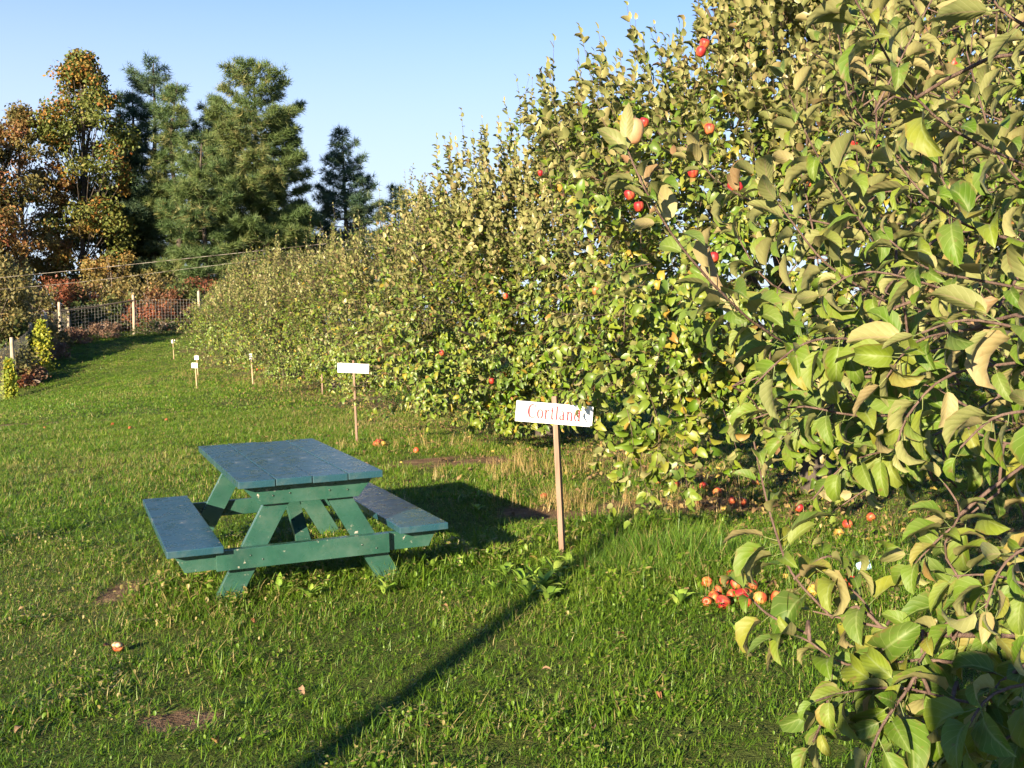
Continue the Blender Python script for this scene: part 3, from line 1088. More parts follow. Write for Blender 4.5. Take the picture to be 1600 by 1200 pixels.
# shoots of the sign tree that hang in front: pixel, pixel, depth
exB = [[at(1010, 600, 7.6), at(1035, 690, 7.3), at(1010, 770, 7.15), at(985, 815, 7.1)], [at(1060, 610, 7.6), at(1075, 680, 7.3), at(1050, 740, 7.2), at(1040, 800, 7.15)],
       [at(1000, 640, 7.5), at(950, 690, 7.3), at(920, 750, 7.2)], [at(1080, 600, 7.6), at(1110, 690, 7.4), at(1105, 740, 7.35)],
       [at(960, 560, 7.6), at(920, 600, 7.3), at(890, 622, 7.2)], [at(1010, 540, 7.8), at(940, 590, 7.3), at(905, 640, 7.22)], [at(1050, 640, 7.5), at(1030, 700, 7.3), at(1060, 770, 7.1)],
       [at(1000, 580, 7.8), at(980, 660, 7.5), at(960, 720, 7.4)], [at(1130, 640, 7.6), at(1150, 700, 7.4), at(1140, 735, 7.35)],
       [at(1020, 650, 7.4), at(1000, 720, 7.2), at(1020, 790, 7.05)], [at(1060, 690, 7.4), at(1070, 740, 7.2), at(1080, 790, 7.1)], [at(1030, 660, 7.4), at(970, 730, 7.2), at(955, 800, 7.1)],
       [at(1090, 640, 7.5), at(1090, 710, 7.25), at(1075, 760, 7.2)], [at(980, 640, 7.4), at(990, 700, 7.2), at(975, 760, 7.1)],
       [at(1180, 650, 7.5), at(1200, 700, 7.4), at(1190, 735, 7.35)], [at(1240, 640, 7.6), at(1260, 690, 7.5), at(1250, 730, 7.45)], [at(940, 600, 7.5), at(930, 660, 7.35), at(945, 700, 7.3)],
       [at(1230, 640, 7.5), at(1240, 700, 7.35), at(1255, 765, 7.3)], [at(1270, 640, 7.5), at(1290, 700, 7.35), at(1285, 770, 7.3)], [at(1320, 640, 7.6), at(1330, 700, 7.4), at(1320, 760, 7.35)],
       [at(1290, 620, 7.6), at(1265, 690, 7.4), at(1270, 750, 7.35)], [at(1360, 630, 7.6), at(1370, 690, 7.45), at(1380, 740, 7.4)], [at(1250, 610, 7.6), at(1300, 680, 7.4), at(1310, 745, 7.35)]]
apple_tree('tall apple tree with red apples standing behind the Cortland sign', 2.75, 9.6, 2.8, 5.2, 0.66, 2700, 0.107, MID_T, M['leaf_mid'], 11, 300, 0.036, exB)
apple_tree('green apple tree whose low branches hang between the Cortland sign and the picnic table', 0.45, 14.7, 2.75, 4.45, 0.22, 2450, 0.105, MID_T, M['leaf_mid'], 12, 300, 0.038)
apple_tree('apple tree behind the white sign at the picnic table, third in the row', -1.75, 20.2, 2.25, 4.2, 0.35, 2200, 0.108, FAR_T, M['leaf_mid'], 13, 0, 0.042)
apple_tree('apple tree right of the edge-on sign, fourth in the row', -4.4, 26.2, 2.35, 4.0, 0.2, 1800, 0.105, FAR_T, M['leaf_mid'], 14, 0, 0.046)
apple_tree('pale apple tree behind the edge-on sign, fifth in the row', -6.9, 32.0, 2.5, 4.0, 0.15, 1700, 0.115, FAR_T, M['leaf_mid'], 15, 0, 0.052)
apple_tree('apple tree behind the paired small signs, sixth in the row', -9.5, 39.0, 2.5, 3.95, 0.15, 1500, 0.13, FAR_T, M['leaf_mid'], 16, 0, 0.06)
apple_tree('last apple tree at the far end of the row by the back fence', -11.8, 46.0, 2.5, 3.2, 0.15, 1300, 0.15, FAR_T, M['leaf_mid'], 17, 0, 0.066)

# ---- the nearest tree: its trunk stands out of frame to the right, its branches reach into the picture
NEARM = near_meshes(M['leaf_near'])
A_SHOOTS = [
    [(1330, 590, 2.3), (1200, 520, 2.1), (1130, 460, 2.0), (1060, 380, 1.95), (1010, 300, 1.9), (978, 228, 1.9)],
    [(1640, 275, 2.0), (1500, 210, 1.9), (1420, 140, 1.85), (1370, 60, 1.8), (1320, -30, 1.8)],
    [(1400, 430, 2.5), (1320, 310, 2.4), (1270, 230, 2.35), (1225, 130, 2.3)],
    [(1400, 480, 2.3), (1300, 420, 2.2), (1240, 350, 2.2), (1190, 280, 2.2)],
    [(1460, 560, 2.0), (1330, 530, 1.9), (1250, 540, 1.85), (1180, 600, 1.85)],
    [(1560, 510, 1.8), (1440, 530, 1.75), (1385, 590, 1.7)],
    [(1660, 530, 1.6), (1520, 500, 1.6), (1440, 520, 1.6)],
    [(1660, 640, 1.5), (1560, 650, 1.5), (1500, 700, 1.5)],
    [(1700, 992, 2.05), (1480, 992, 1.95), (1400, 985, 1.9), (1270, 955, 1.95)],
    [(1440, 1030, 1.9), (1330, 1040, 1.85), (1260, 1000, 1.85), (1225, 988, 1.85)],
    [(1300, 965, 1.95), (1240, 900, 1.95), (1215, 840, 1.95), (1195, 770, 1.95), (1178, 690, 1.95)],
    [(1680, 1130, 1.7), (1500, 1095, 1.7), (1410, 1075, 1.75), (1330, 1080, 1.75), (1275, 1095, 1.7)],
    [(1490, 1000, 1.95), (1510, 930, 1.9), (1475, 860, 1.9), (1500, 800, 1.85), (1475, 755, 1.85)],
    [(1420, 1075, 1.7), (1375, 1140, 1.65), (1345, 1220, 1.6)],
    [(1380, 990, 1.95), (1345, 935, 1.95), (1300, 900, 1.97)],
    [(1680, 1030, 1.75), (1570, 1060, 1.7), (1530, 1130, 1.65)],
    [(1520, 640, 2.2), (1350, 650, 2.1), (1250, 635, 2.1), (1175, 655, 2.1)],
    [(1680, 80, 1.6), (1570, 20, 1.6), (1530, -40, 1.6)],
    [(1700, 400, 1.9), (1530, 360, 1.85), (1450, 310, 1.8), (1400, 250, 1.8)],
    [(1700, 470, 1.8), (1540, 440, 1.78), (1450, 420, 1.75), (1390, 375, 1.75)],
    [(1560, 480, 2.2), (1400, 430, 2.15), (1330, 430, 2.15), (1280, 465, 2.15)],
    [(1680, 350, 2.2), (1570, 260, 2.2), (1535, 170, 2.2), (1510, 80, 2.2)],
    [(1520, 360, 2.6), (1445, 230, 2.6), (1420, 130, 2.6), (1400, 40, 2.6)],
    [(1400, 370, 2.6), (1230, 335, 2.6), (1130, 290, 2.5), (1070, 225, 2.5)],
    [(1420, 540, 2.6), (1290, 480, 2.6), (1200, 440, 2.5), (1150, 365, 2.5)],
    [(1700, 700, 1.9), (1560, 690, 1.9), (1470, 640, 1.9)],
    [(1680, 560, 1.75), (1500, 580, 1.7), (1425, 640, 1.7), (1400, 700, 1.7)],
    [(1680, 1060, 1.6), (1560, 1080, 1.6), (1510, 1140, 1.55), (1480, 1210, 1.55)],
    [(1560, 770, 1.9), (1480, 830, 1.9), (1430, 880, 1.9)],
    [(1700, 820, 1.55), (1580, 870, 1.55), (1540, 950, 1.55)],
    [(1300, 1045, 1.85), (1290, 1110, 1.8), (1270, 1160, 1.75)],
    [(1560, 620, 2.4), (1440, 690, 2.3), (1330, 720, 2.2), (1270, 780, 2.2)],
    [(1500, 600, 2.6), (1400, 600, 2.6), (1290, 560, 2.6), (1220, 580, 2.6)],
    [(1260, 990, 1.9), (1200, 960, 1.9), (1170, 930, 1.9)],
    [(1350, 600, 2.8), (1260, 660, 2.8), (1200, 700, 2.8)],
    [(1450, 700, 2.6), (1360, 760, 2.6), (1300, 800, 2.6)],
    [(1500, 1095, 1.75), (1440, 1130, 1.72), (1400, 1180, 1.7)],
    [(1640, 930, 1.8), (1560, 900, 1.8), (1490, 900, 1.8)],
    [(1560, 1000, 1.9), (1540, 940, 1.85), (1570, 880, 1.8)],
    [(1640, 1160, 1.6), (1580, 1150, 1.6), (1540, 1190, 1.6)],
    [(1400, 985, 1.9), (1370, 1030, 1.85), (1330, 1100, 1.8)],
    [(1460, 1000, 1.9), (1430, 1050, 1.85), (1440, 1110, 1.8)],
    [(1240, 905, 1.95), (1290, 870, 1.95), (1330, 880, 1.95)],
]


def nearest_tree():
    rg = np.random.default_rng(21)
    x, y = 3.5, 3.9
    zb = hz1(x, y)
    base = Vector((x, y, zb))
    root = empty('apple_tree', base, 'nearest apple tree whose big leaves and twigs fill the right edge of the picture', 'tree', 'apple trees in the orchard row')
    shoots = []
    for s_ in A_SHOOTS:
        shoots.append(smooth_path([at(*p) - base for p in s_], 12))
    nh = len(shoots)
    # deeper shoots of the same crown, behind the near ones
    for q in range(310):
        dep = rg.uniform(2.5, 4.6)
        px_ = rg.uniform(1230 + (dep - 2.5) * 20, 1800)
        py_ = rg.uniform(-200, 690)
        p = at(px_, py_, dep)
        hfrac = min(1, max(0, (p.z - 0.8) / 2.6))
        d = Vector((rg.normal(-0.35, 0.35), rg.normal(-0.35, 0.35), -0.15 + 1.1 * hfrac + rg.normal(0, 0.25))).normalized()
        L = rg.uniform(0.3, 0.65)
        shoots.append(smooth_path([p - d * L - base, p - d * L * 0.5 - base + Vector((0, 0, 0.03)), p - base], 6))
    grp = [(shoots[:nh], 0.0185, 0.110)] + [(shoots[nh:], 0.032, 0.098)]
    parts = []
    for g_, sp_, ll in grp:
        for s_ in g_:
            up_ = (s_[-1] - s_[0])
            up_ = up_[2] / (np.linalg.norm(up_) + 1e-6)
            hi = s_[-1][2] + zb > 1.55
            Pq, mq, nq, sq = shoot_leaves([s_], sp_, ll, rg, 1.0, 0.25 if hi else 0.75, 0.4)
            if hi:      # leaves cup inward and show their pale backs to the open side
                toc = unit(np.array([[-(Pq[:, 0] + x).mean(), -(Pq[:, 1] + y).mean(), 0.0]]))
                nq = nq - toc * 0.7
                mq = mq + np.array([[0, 0, 0.10]])
            parts.append((Pq, mq, nq, sq))
    P, m, n, s = [np.concatenate([p[i] for p in parts]) for i in range(4)]
    dist = np.linalg.norm(P + np.array([x, y, zb - CAM_H]), axis=1)
    k_ = dist > 1.42
    s = s * np.clip(0.72 + 0.28 * (dist - 1.42) / 0.4, 0.72, 1.0)
    P, m, n, s = P[k_], m[k_], n[k_], s[k_]
    px_, py_, dep_ = proj(P + np.array(base))
    size = np.where((px_ > -10) & (px_ < 1630) & (py_ > -20) & (py_ < 1220), s / dep_, 0)
    order = np.argsort(-size)
    single = np.zeros(len(P), bool)
    single[order[:300]] = True
    Rm = leaf_frames(m, n)
    for i in np.nonzero(single)[0]:
        o = bpy.data.objects.new('leaf', NEARM[int(rg.integers(0, len(NEARM)))])
        COL.objects.link(o)
        o.parent = root
        o.matrix_local = Matrix([[Rm[i, a_, b_] * s[i] * 0.86 for b_ in range(3)] + [P[i, a_]] for a_ in range(3)] + [[0, 0, 0, 1]])
    ok = ~single
    V_, F_, at_ = bulk_leaves(P[ok], m[ok], n[ok], s[ok] * 0.86, NEAR_T, rg)
    tag(link('foliage', raw_mesh('foliage', V_, F_, M['leaf_near'], at_, True), root), kind='stuff')
    # limbs from the trunk, one feeding each group of shoots
    tr = smooth_path([(0, 0, -0.2), (0.04, 0.0, 0.4), (0.0, 0.05, 0.9), (-0.02, 0.02, 1.15)], 9)
    V_, F_ = tubes([tr], [np.linspace(0.16, 0.10, 9)], 12)
    link('trunk', raw_mesh('trunk', V_, F_, M['bark'], None, True), root)
    ends = [at(1690, 230, 2.5), at(1690, 520, 2.3), at(1720, 992, 2.15), at(1720, 700, 2.2), at(1700, 80, 2.6), at(1560, 520, 2.9), at(1800, 300, 3.6), at(1900, 0, 3.6), at(1700, 1120, 1.95)]
    limbs = []
    for q, e in enumerate(ends):
        e = e - base
        s0 = Vector((0, 0, 0.75 + 0.05 * q))
        mid1 = s0.lerp(e, 0.35) + Vector((0, 0, 0.12 if e.z > 0.9 else -0.05))
        mid2 = s0.lerp(e, 0.7) + Vector((rg.normal(0, .04), rg.normal(0, .04), 0.06))
        pl = smooth_path([s0, mid1, mid2, e], 10)
        limbs.append(pl[4:])
        V_, F_ = tubes([pl], [np.linspace(0.055, 0.011, 10)], 8)
        link('branch', raw_mesh('branch', V_, F_, M['bark'], None, True), root)
    tw, rad_ = [], []
    web = np.concatenate(limbs)
    for q, s_ in enumerate(shoots):
        r0 = 0.0068 if q == 8 else (0.0029 if q < nh else 0.0024)
        tw.append(s_)
        rad_.append(np.linspace(r0, 0.0016, len(s_)))
        dv = np.linalg.norm(web - s_[0], axis=1)
        e = web[int(np.argmin(dv))]
        if dv.min() > 0.03:
            tw.append(smooth_path([e, 0.5 * (e + s_[0]) + np.array([0, 0, 0.03]), s_[0]], 5))
            rad_.append(np.linspace(r0 * 1.25, r0, 5))
        web = np.concatenate([web, s_[: max(3, len(s_) - 3)]])
    V_, F_ = tubes(tw, rad_, 6)
    tag(link('twigs', raw_mesh('twigs', V_, F_, M['twig'], None, True), root), kind='stuff')
    return root


nearest_tree()

# ------------------------------------------------------------------ background trees
def blob_leaves(centers, radii, n, size, rg, flat=1.0, tint_c=None, outward=0.5):
    """leaf clumps: small quads spread through clump volumes"""
    k_ = rg.integers(0, len(centers), n)
    v = unit(rg.normal(0, 1, (n, 3)))
    r = rg.random(n) ** 0.45
    P = centers[k_] + v * (radii[k_] * r)[:, None] * np.array([[1, 1, flat]])
    m = unit(rg.normal(0, 1, (n, 3)) + np.array([[0, 0, -0.3]]))
    nn = unit(v * outward + rg.normal(0, 0.6, (n, 3)) + np.array([[0, 0, 0.4]]))
    s = size * rg.uniform(0.6, 1.3, n)
    tint = np.clip((tint_c[k_] if tint_c is not None else 0.5) + rg.normal(0, 0.13, n), 0, 0.999)
    return P, m, nn, s, tint


DIAMOND = [(np.array([(0, 0, 0), (0.33, 0.5, 0.06), (0, 1, 0), (-0.33, 0.5, 0.06)]), np.array([(0, 1, 2), (0, 2, 3)]), np.zeros(4), np.zeros(4))]


def limb_tree(name, label, x, y, height, spread, crown_lo, n_leaves, leaf, mat, barkm, seed, trunk_r=0.25, group=None, cat='tree', clumps=70, clump_r=0.9, lean=0.0, multi=1, tint_hi=0.5, profile=None):
    rg = np.random.default_rng(seed)
    zb = hz1(x, y)
    root = empty(name, (x, y, zb), label, cat, group)
    cs, polys, rads = [], [], []
    tip = np.array([lean, 0, height * 0.95])
    trunks = []
    for q in range(multi):
        off = np.array([rg.normal(0, 0.12), rg.normal(0, 0.12), 0]) * spread * (q > 0)
        t_ = smooth_path([np.array([0, 0, -0.2]) + off, tip * 0.33 + off * 1.5 + rg.normal(0, .12, 3) * [1, 1, 0], tip * 0.66 + off * 2 + rg.normal(0, .2, 3) * [1, 1, 0], tip + off * 2.5], 12)
        trunks.append(t_)
        V_, F_ = tubes([t_], [np.linspace(trunk_r, 0.03, 12)], 8)
        link('trunk', raw_mesh('trunk', V_, F_, M[barkm], None, True), root)
    for q in range(clumps):
        h = crown_lo + (1 - crown_lo) * rg.random() ** 0.9
        hh = (h - crown_lo) / (1 - crown_lo)
        pr = (profile(hh) if profile else (math.sin(math.pi * min(1, hh * 0.93 + 0.10)) ** 0.6))
        r = spread * pr * math.sqrt(rg.uniform(0.10, 1.0))
        a_ = rg.uniform(0, 6.283)
        t_ = trunks[q % multi]
        c = np.array([math.cos(a_) * r + lean * h, math.sin(a_) * r, height * h])
        cs.append(c)
        i0 = int(np.clip((h * 0.72) * 11, 1, 10))
        s0 = t_[i0]
        polys.append(smooth_path([s0, s0 * 0.5 + c * 0.5 + np.array([0, 0, -0.25 * r * 0.3]), c], 6))
        rads.append(np.linspace(trunk_r * 0.17, 0.010, 6))
    cs = np.array(cs)
    rr_ = clump_r * rg.uniform(0.6, 1.3, clumps)
    tc = np.clip(rg.beta(2, 2, clumps) * 0.8 + (tint_hi - 0.5) * 0.5, 0, 1)
    P, m, nn, s, tint = blob_leaves(cs, rr_, n_leaves, leaf, rg, 0.75, tc)
    P[:, 2] = np.maximum(P[:, 2], 0.1)
    V_, F_, at_ = bulk_leaves(P, m, nn, s, DIAMOND, rg, tint)
    tag(link('crown', raw_mesh('crown', V_, F_, M[mat], at_), root), kind='stuff')
    V_, F_ = tubes(polys, rads, 5)
    tag(link('limbs', raw_mesh('limbs', V_, F_, M[barkm], None, True), root), kind='stuff')
    return root


NEEDLE = []
for q in range(4):
    r_ = random.Random(q)
    vs, fs = [], []
    for j in range(9):
        a_ = j * 0.7 + r_.uniform(-.2, .2)
        el = r_.uniform(0.35, 1.25)
        d = Vector((math.cos(a_) * math.sin(el), math.cos(el), math.sin(a_) * math.sin(el)))
        sd = d.cross(Vector((r_.uniform(-1, 1), r_.uniform(-1, 1), r_.uniform(-1, 1)))).normalized() * 0.08
        n0 = len(vs)
        st_ = d * 0.08
        vs += [tuple(st_ - sd * 0.5), tuple(st_ + sd * 0.5), tuple(d)]
        fs.append((n0, n0 + 1, n0 + 2))
    NEEDLE.append((np.array(vs), np.array(fs), np.zeros(len(vs)), np.zeros(len(vs))))


def pine_tree(label, x, y, height, width, lo, seed, mat='pine', whorl=0.62, tuft=0.42, dens=1.0, top_round=0.5, sparse=0.0, group='pines behind the back fence'):
    rg = np.random.default_rng(seed)
    zb = hz1(x, y)
    root = empty('pine_tree', (x, y, zb), label, 'tree', group)
    t_ = smooth_path([(0, 0, -0.3), (rg.normal(0, .15), rg.normal(0, .15), height * 0.4), (rg.normal(0, .2), rg.normal(0, .2), height * 0.75), (0, 0, height)], 14)
    V_, F_ = tubes([t_], [np.linspace(0.30, 0.02, 14) * height / 18], 9)
    link('trunk', raw_mesh('trunk', V_, F_, M['darkbark'], None, True), root)
    polys, rads, Ps, ms, ts = [], [], [], [], []
    z = lo * height
    while z < height * 0.985:
        f = (z / height - lo) / (1 - lo)
        nb = 5 if f < 0.85 else 4
        a0 = rg.uniform(0, 6.28)
        ctr = np.array([np.interp(z, t_[:, 2], t_[:, c]) for c in range(2)] + [z])
        for b in range(nb):
            if rg.random() < sparse:
                continue
            a_ = a0 + b * 6.283 / nb + rg.normal(0, 0.25)
            pr = ((1 - f) ** top_round) * (0.55 + 0.45 * min(1, f / 0.25)) * rg.choice([rg.uniform(0.45, 0.8), rg.uniform(0.8, 1.12)])
            L = max(0.35, width * pr)
            rise = (-0.05 + 0.55 * f + rg.normal(0, 0.08))
            hd = np.array([math.cos(a_), math.sin(a_), 0])
            pl = smooth_path([ctr, ctr + hd * L * 0.5 + np.array([0, 0, L * (rise * 0.5 - 0.06)]), ctr + hd * L + np.array([0, 0, L * rise + 0.10 * L])], 7)
            polys.append(pl)
            rads.append(np.linspace(0.055, 0.012, 7) * (0.5 + 0.5 * (1 - f)))
            side = np.array([-hd[1], hd[0], 0])
            tb_ = rg.random()
            n_ = max(12, int(L * L * 18 * dens + L * 20 * dens))
            u = 0.22 + 0.80 * rg.random(n_) ** 0.8
            q_ = np.stack([np.interp(np.minimum(u, 1), np.linspace(0, 1, 7), pl[:, cc]) for cc in range(3)], axis=1)
            bl = (1.10 - 0.75 * u) * L * 0.46 + 0.14
            sg = rg.choice([-1.0, 1.0], n_)
            dd = unit(side[None] * (sg * 0.9)[:, None] + hd[None] * 0.6 + np.stack([0 * u, 0 * u, 0.15 + 0.3 * rg.random(n_)], axis=1))
            Ps.append(q_ + dd * (bl * rg.random(n_))[:, None] + rg.normal(0, 0.09, (n_, 3)))
            ms.append(dd + hd[None] * 0.3 + np.array([[0, 0, 0.6]]) + rg.normal(0, 0.4, (n_, 3)))
            ts.append(np.clip(tb_ * 0.7 + rg.normal(0.12, 0.15, n_), 0, 0.999))
        z += whorl * rg.uniform(0.75, 1.25)
    Ps, ms, ts = np.concatenate(Ps), np.concatenate(ms), np.concatenate(ts)
    V_, F_, at_ = bulk_leaves(Ps, ms, rg.normal(0, 1, (len(Ps), 3)), tuft * rg.uniform(0.7, 1.25, len(Ps)), NEEDLE, rg, ts)
    tag(link('crown', raw_mesh('crown', V_, F_, M[mat], at_), root), kind='stuff')
    V_, F_ = tubes(polys, rads, 4)
    tag(link('limbs', raw_mesh('limbs', V_, F_, M['darkbark'], None, True), root), kind='stuff')
    return root


def gp(px, y):
    """x position of photo column px at ground distance y"""
    return (px - 800) / F_PX * y


def top_h(py, y, x):
    """tree height so that its top reaches photo row py"""
    return at(800, py, y).z - hz1(x, y)


def put(px, y, py):
    x = gp(px, y)
    return x, y, top_h(py, y, x)


x, y, h = put(130, 68, 88)
limb_tree('oak_tree', 'tall oak with green and orange autumn leaves left of the dark pines', x, y, h, 3.6, 0.16, 26000, 0.23, 'oak', 'darkbark', 31, 0.22, None, 'tree', 130, 0.85, 0.3, 1, 0.5)
x, y, h = put(48, 66, 170)
limb_tree('maple_tree', 'rust coloured maple at the left edge beside the oak', x, y, h, 3.3, 0.18, 19000, 0.21, 'maple', 'greybark', 32, 0.20, None, 'tree', 110, 0.75, -0.3, 2, 0.45)
x, y, h = put(-40, 62, 200)
limb_tree('maple_tree', 'reddish maple cut off by the left edge of the picture', x, y, h, 3.0, 0.15, 17000, 0.21, 'maple', 'greybark', 33, 0.20, None, 'tree', 90, 0.9, 0, 2, 0.55)
x, y, h = put(248, 72, 92)
pine_tree('tall dark pine right beside the oak', x, y, h, 3.3, 0.16, 41, 'pine_blue', 0.72, 0.44, 1.0, 0.36, 0.25)
x, y, h = put(285, 70, 128)
pine_tree('slim lighter pine squeezed between the dark pine and the broad pine', x, y, h, 2.0, 0.30, 47, 'pine', 0.72, 0.42, 1.0, 0.45, 0.28)
x, y, h = put(400, 70, 98)
pine_tree('broad bright green pine, the tallest of the conifers in the middle of the group', x, y, h, 4.3, 0.12, 42, 'pine', 0.74, 0.46, 1.0, 0.36, 0.22)
x, y, h = put(322, 66, 205)
pine_tree('shorter yellow green pine standing in front of the taller pines', x, y, h, 3.4, 0.06, 43, 'pine', 0.68, 0.44, 1.0, 0.55, 0.18)
x, y, h = put(538, 76, 205)
pine_tree('lone dark pine on the right, apart from the others above the apple row', x, y, h, 3.3, 0.08, 44, 'pine_blue', 0.55, 0.44, 0.8, 0.55, 0.12)
x, y, h = put(345, 75, 150)
pine_tree('tall pine behind, filling the gap left of the broad pine', x, y, h, 3.0, 0.2, 48, 'pine_blue', 0.72, 0.46, 0.9, 0.45, 0.2)
x, y, h = put(445, 72, 190)
pine_tree('pine on the right shoulder of the broad pine', x, y, h, 3.0, 0.12, 49, 'pine', 0.70, 0.46, 0.9, 0.5, 0.2)
x, y, h = put(215, 73, 140)
pine_tree('dark pine half hidden by the oak', x, y, h, 2.6, 0.2, 50, 'pine_blue', 0.74, 0.46, 0.9, 0.45, 0.2)
x, y, h = put(470, 74, 320)
pine_tree('low pine partly hidden between the broad pine and the lone pine', x, y, h, 2.6, 0.05, 45, 'pine', 0.55, 0.44, 0.9, 0.55, 0.1)
x, y, h = put(620, 80, 290)
pine_tree('small pine just showing above the apple row right of the lone pine', x, y, h, 2.2, 0.10, 46, 'pine', 0.60, 0.44, 0.9, 0.5, 0.1)
x, y, h = put(160, 72, 300)
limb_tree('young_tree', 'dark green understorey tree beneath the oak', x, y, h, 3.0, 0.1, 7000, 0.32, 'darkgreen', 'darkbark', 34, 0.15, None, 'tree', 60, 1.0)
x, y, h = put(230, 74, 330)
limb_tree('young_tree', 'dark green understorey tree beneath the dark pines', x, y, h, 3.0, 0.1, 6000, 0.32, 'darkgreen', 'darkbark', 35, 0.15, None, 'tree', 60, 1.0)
x, y, h = put(20, 47, 400)
limb_tree('young_tree', 'olive yellow small tree leaning over the left fence', x - 1.0, y, h, 2.0, 0.36, 9000, 0.16, 'olive', 'greybark', 36, 0.09, None, 'tree', 80, 0.6, 0.5, 2)

# brush behind the fence
BR = [('russet red shrub behind the back fence beside the corner posts', 122, 61, 455, 1.5, 'russet', 51), ('olive bush behind the left part of the back fence', 160, 62, 440, 1.7, 'olive', 52),
      ('orange shrub behind the back fence below the oak', 172, 64, 400, 1.5, 'yellow', 53), ('dark green bush behind the back fence left of its middle post', 185, 60, 470, 1.4, 'darkgreen', 54),
      ('yellow brown tall shrub above the middle post of the back fence', 232, 62, 430, 1.7, 'olive', 55), ('red leaved shrub behind the back fence right of its middle post', 262, 61, 455, 1.5, 'russet', 56),
      ('dark bush at the right end of the back fence', 295, 62, 450, 1.6, 'darkgreen', 57), ('orange brown shrub behind the left fence near the corner', 85, 60, 440, 1.5, 'russet', 58),
      ('golden shrub behind the back fence just left of its middle post', 200, 61, 485, 1.1, 'yellow', 59), ('rust coloured bush low behind the back fence', 235, 60, 480, 1.3, 'russet', 60),
      ('dark green bush behind the corner of the fence', 135, 60, 478, 1.3, 'darkgreen', 61), ('olive bush far left behind the left fence', 20, 56, 440, 1.7, 'olive', 62),
      ('rusty bush at the left edge behind the left fence', -15, 54, 430, 1.6, 'maple', 63), ('tall russet shrub under the pines near the right end of the back fence', 330, 64, 440, 1.8, 'russet', 64),
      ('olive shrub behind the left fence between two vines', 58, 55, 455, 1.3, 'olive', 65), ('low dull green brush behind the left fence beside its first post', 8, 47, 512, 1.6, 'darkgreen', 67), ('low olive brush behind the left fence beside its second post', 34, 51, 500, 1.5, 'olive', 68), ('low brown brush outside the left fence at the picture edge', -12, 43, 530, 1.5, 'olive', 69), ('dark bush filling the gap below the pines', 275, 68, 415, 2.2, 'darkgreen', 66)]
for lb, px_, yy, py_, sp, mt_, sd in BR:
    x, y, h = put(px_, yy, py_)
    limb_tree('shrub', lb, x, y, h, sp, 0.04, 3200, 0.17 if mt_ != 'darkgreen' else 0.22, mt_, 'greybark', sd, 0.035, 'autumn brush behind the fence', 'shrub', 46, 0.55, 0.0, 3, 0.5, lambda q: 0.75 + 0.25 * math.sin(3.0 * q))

# ------------------------------------------------------------------ deer fence
fence = empty('wire_fence', (-23.0, 54.0, hz1(-23.0, 54.0)), 'tall wire mesh fence with pale wooden posts round the far corner of the lawn', 'fence')
FB = Vector(fence.location)
PO = [(-30, 33.0, None), (-12, 37.0, 2.2), (19, 41.5, 2.1), (48.7, 47.0, 2.1), (73, 50.5, 2.1), (94.5, 54.0, 2.2), (108, 55.2, 1.7), (210, 57.0, 2.1), (312, 58.0, 2.2), (420, 59, 2.1)]
fp = []
for px_, yy, hh in PO:
    x = gp(px_, yy)
    z = hz1(x, yy)
    fp.append(Vector((x, yy, z)))
    hh = hh or 2.1
    V_, F_ = tubes([smooth_path([(0, 0, -0.3), (0.02, 0, hh * 0.5), (-0.01, 0.0, hh - 0.02), (-0.01, 0, hh)], 6)], [np.array([0.085, 0.082, 0.08, 0.076, 0.072, 0.02])], 8)
    o = link('post', raw_mesh('post', V_, F_, M['polewood'], None, True), fence)
    o.location = Vector((x, yy, z)) - FB


def mesh_run(pts, h, step, thick, rows, name):
    polys, rads = [], []
    for p, q in zip(pts[:-1], pts[1:]):
        L = (q - p).length
        n = max(2, int(L / step))
        for i in range(n):
            c = p.lerp(q, i / n)
            z = hz1(c.x, c.y)
            polys.append(np.array([(c.x, c.y, z + 0.02), (c.x, c.y, z + h)]) - np.array(FB))
            rads.append(np.array([thick, thick]))
        for j in range(rows):
            zz = h * (j + 0.5) / rows + 0.05
            pa = []
            for i in range(5):
                c = p.lerp(q, i / 4)
                pa.append((c.x, c.y, hz1(c.x, c.y) + zz))
            polys.append(np.array(pa) - np.array(FB))
            rads.append(np.full(5, thick))
    V_, F_ = tubes(polys, rads, 3)
    o = link(name, raw_mesh(name, V_, F_, M['wire']), fence)
    tag(o, kind='stuff')


mesh_run(fp[:6], 1.95, 0.25, 0.0026, 9, 'wire_mesh')
mesh_run(fp[5:], 1.85, 0.16, 0.0045, 11, 'wire_mesh')
# dark top rail between the corner post and the middle post
p, q = fp[5] + Vector((0, -0.06, 1.80)), fp[7] + Vector((0, -0.06, 1.86))
V_, F_ = tubes([np.array([tuple(p - FB), tuple(p.lerp(q, 0.5) - FB - Vector((0, 0, 0.04))), tuple(q - FB)])], [np.full(3, 0.045)], 6)
link('top_rail', raw_mesh('top_rail', V_, F_, M['darkbark']), fence)


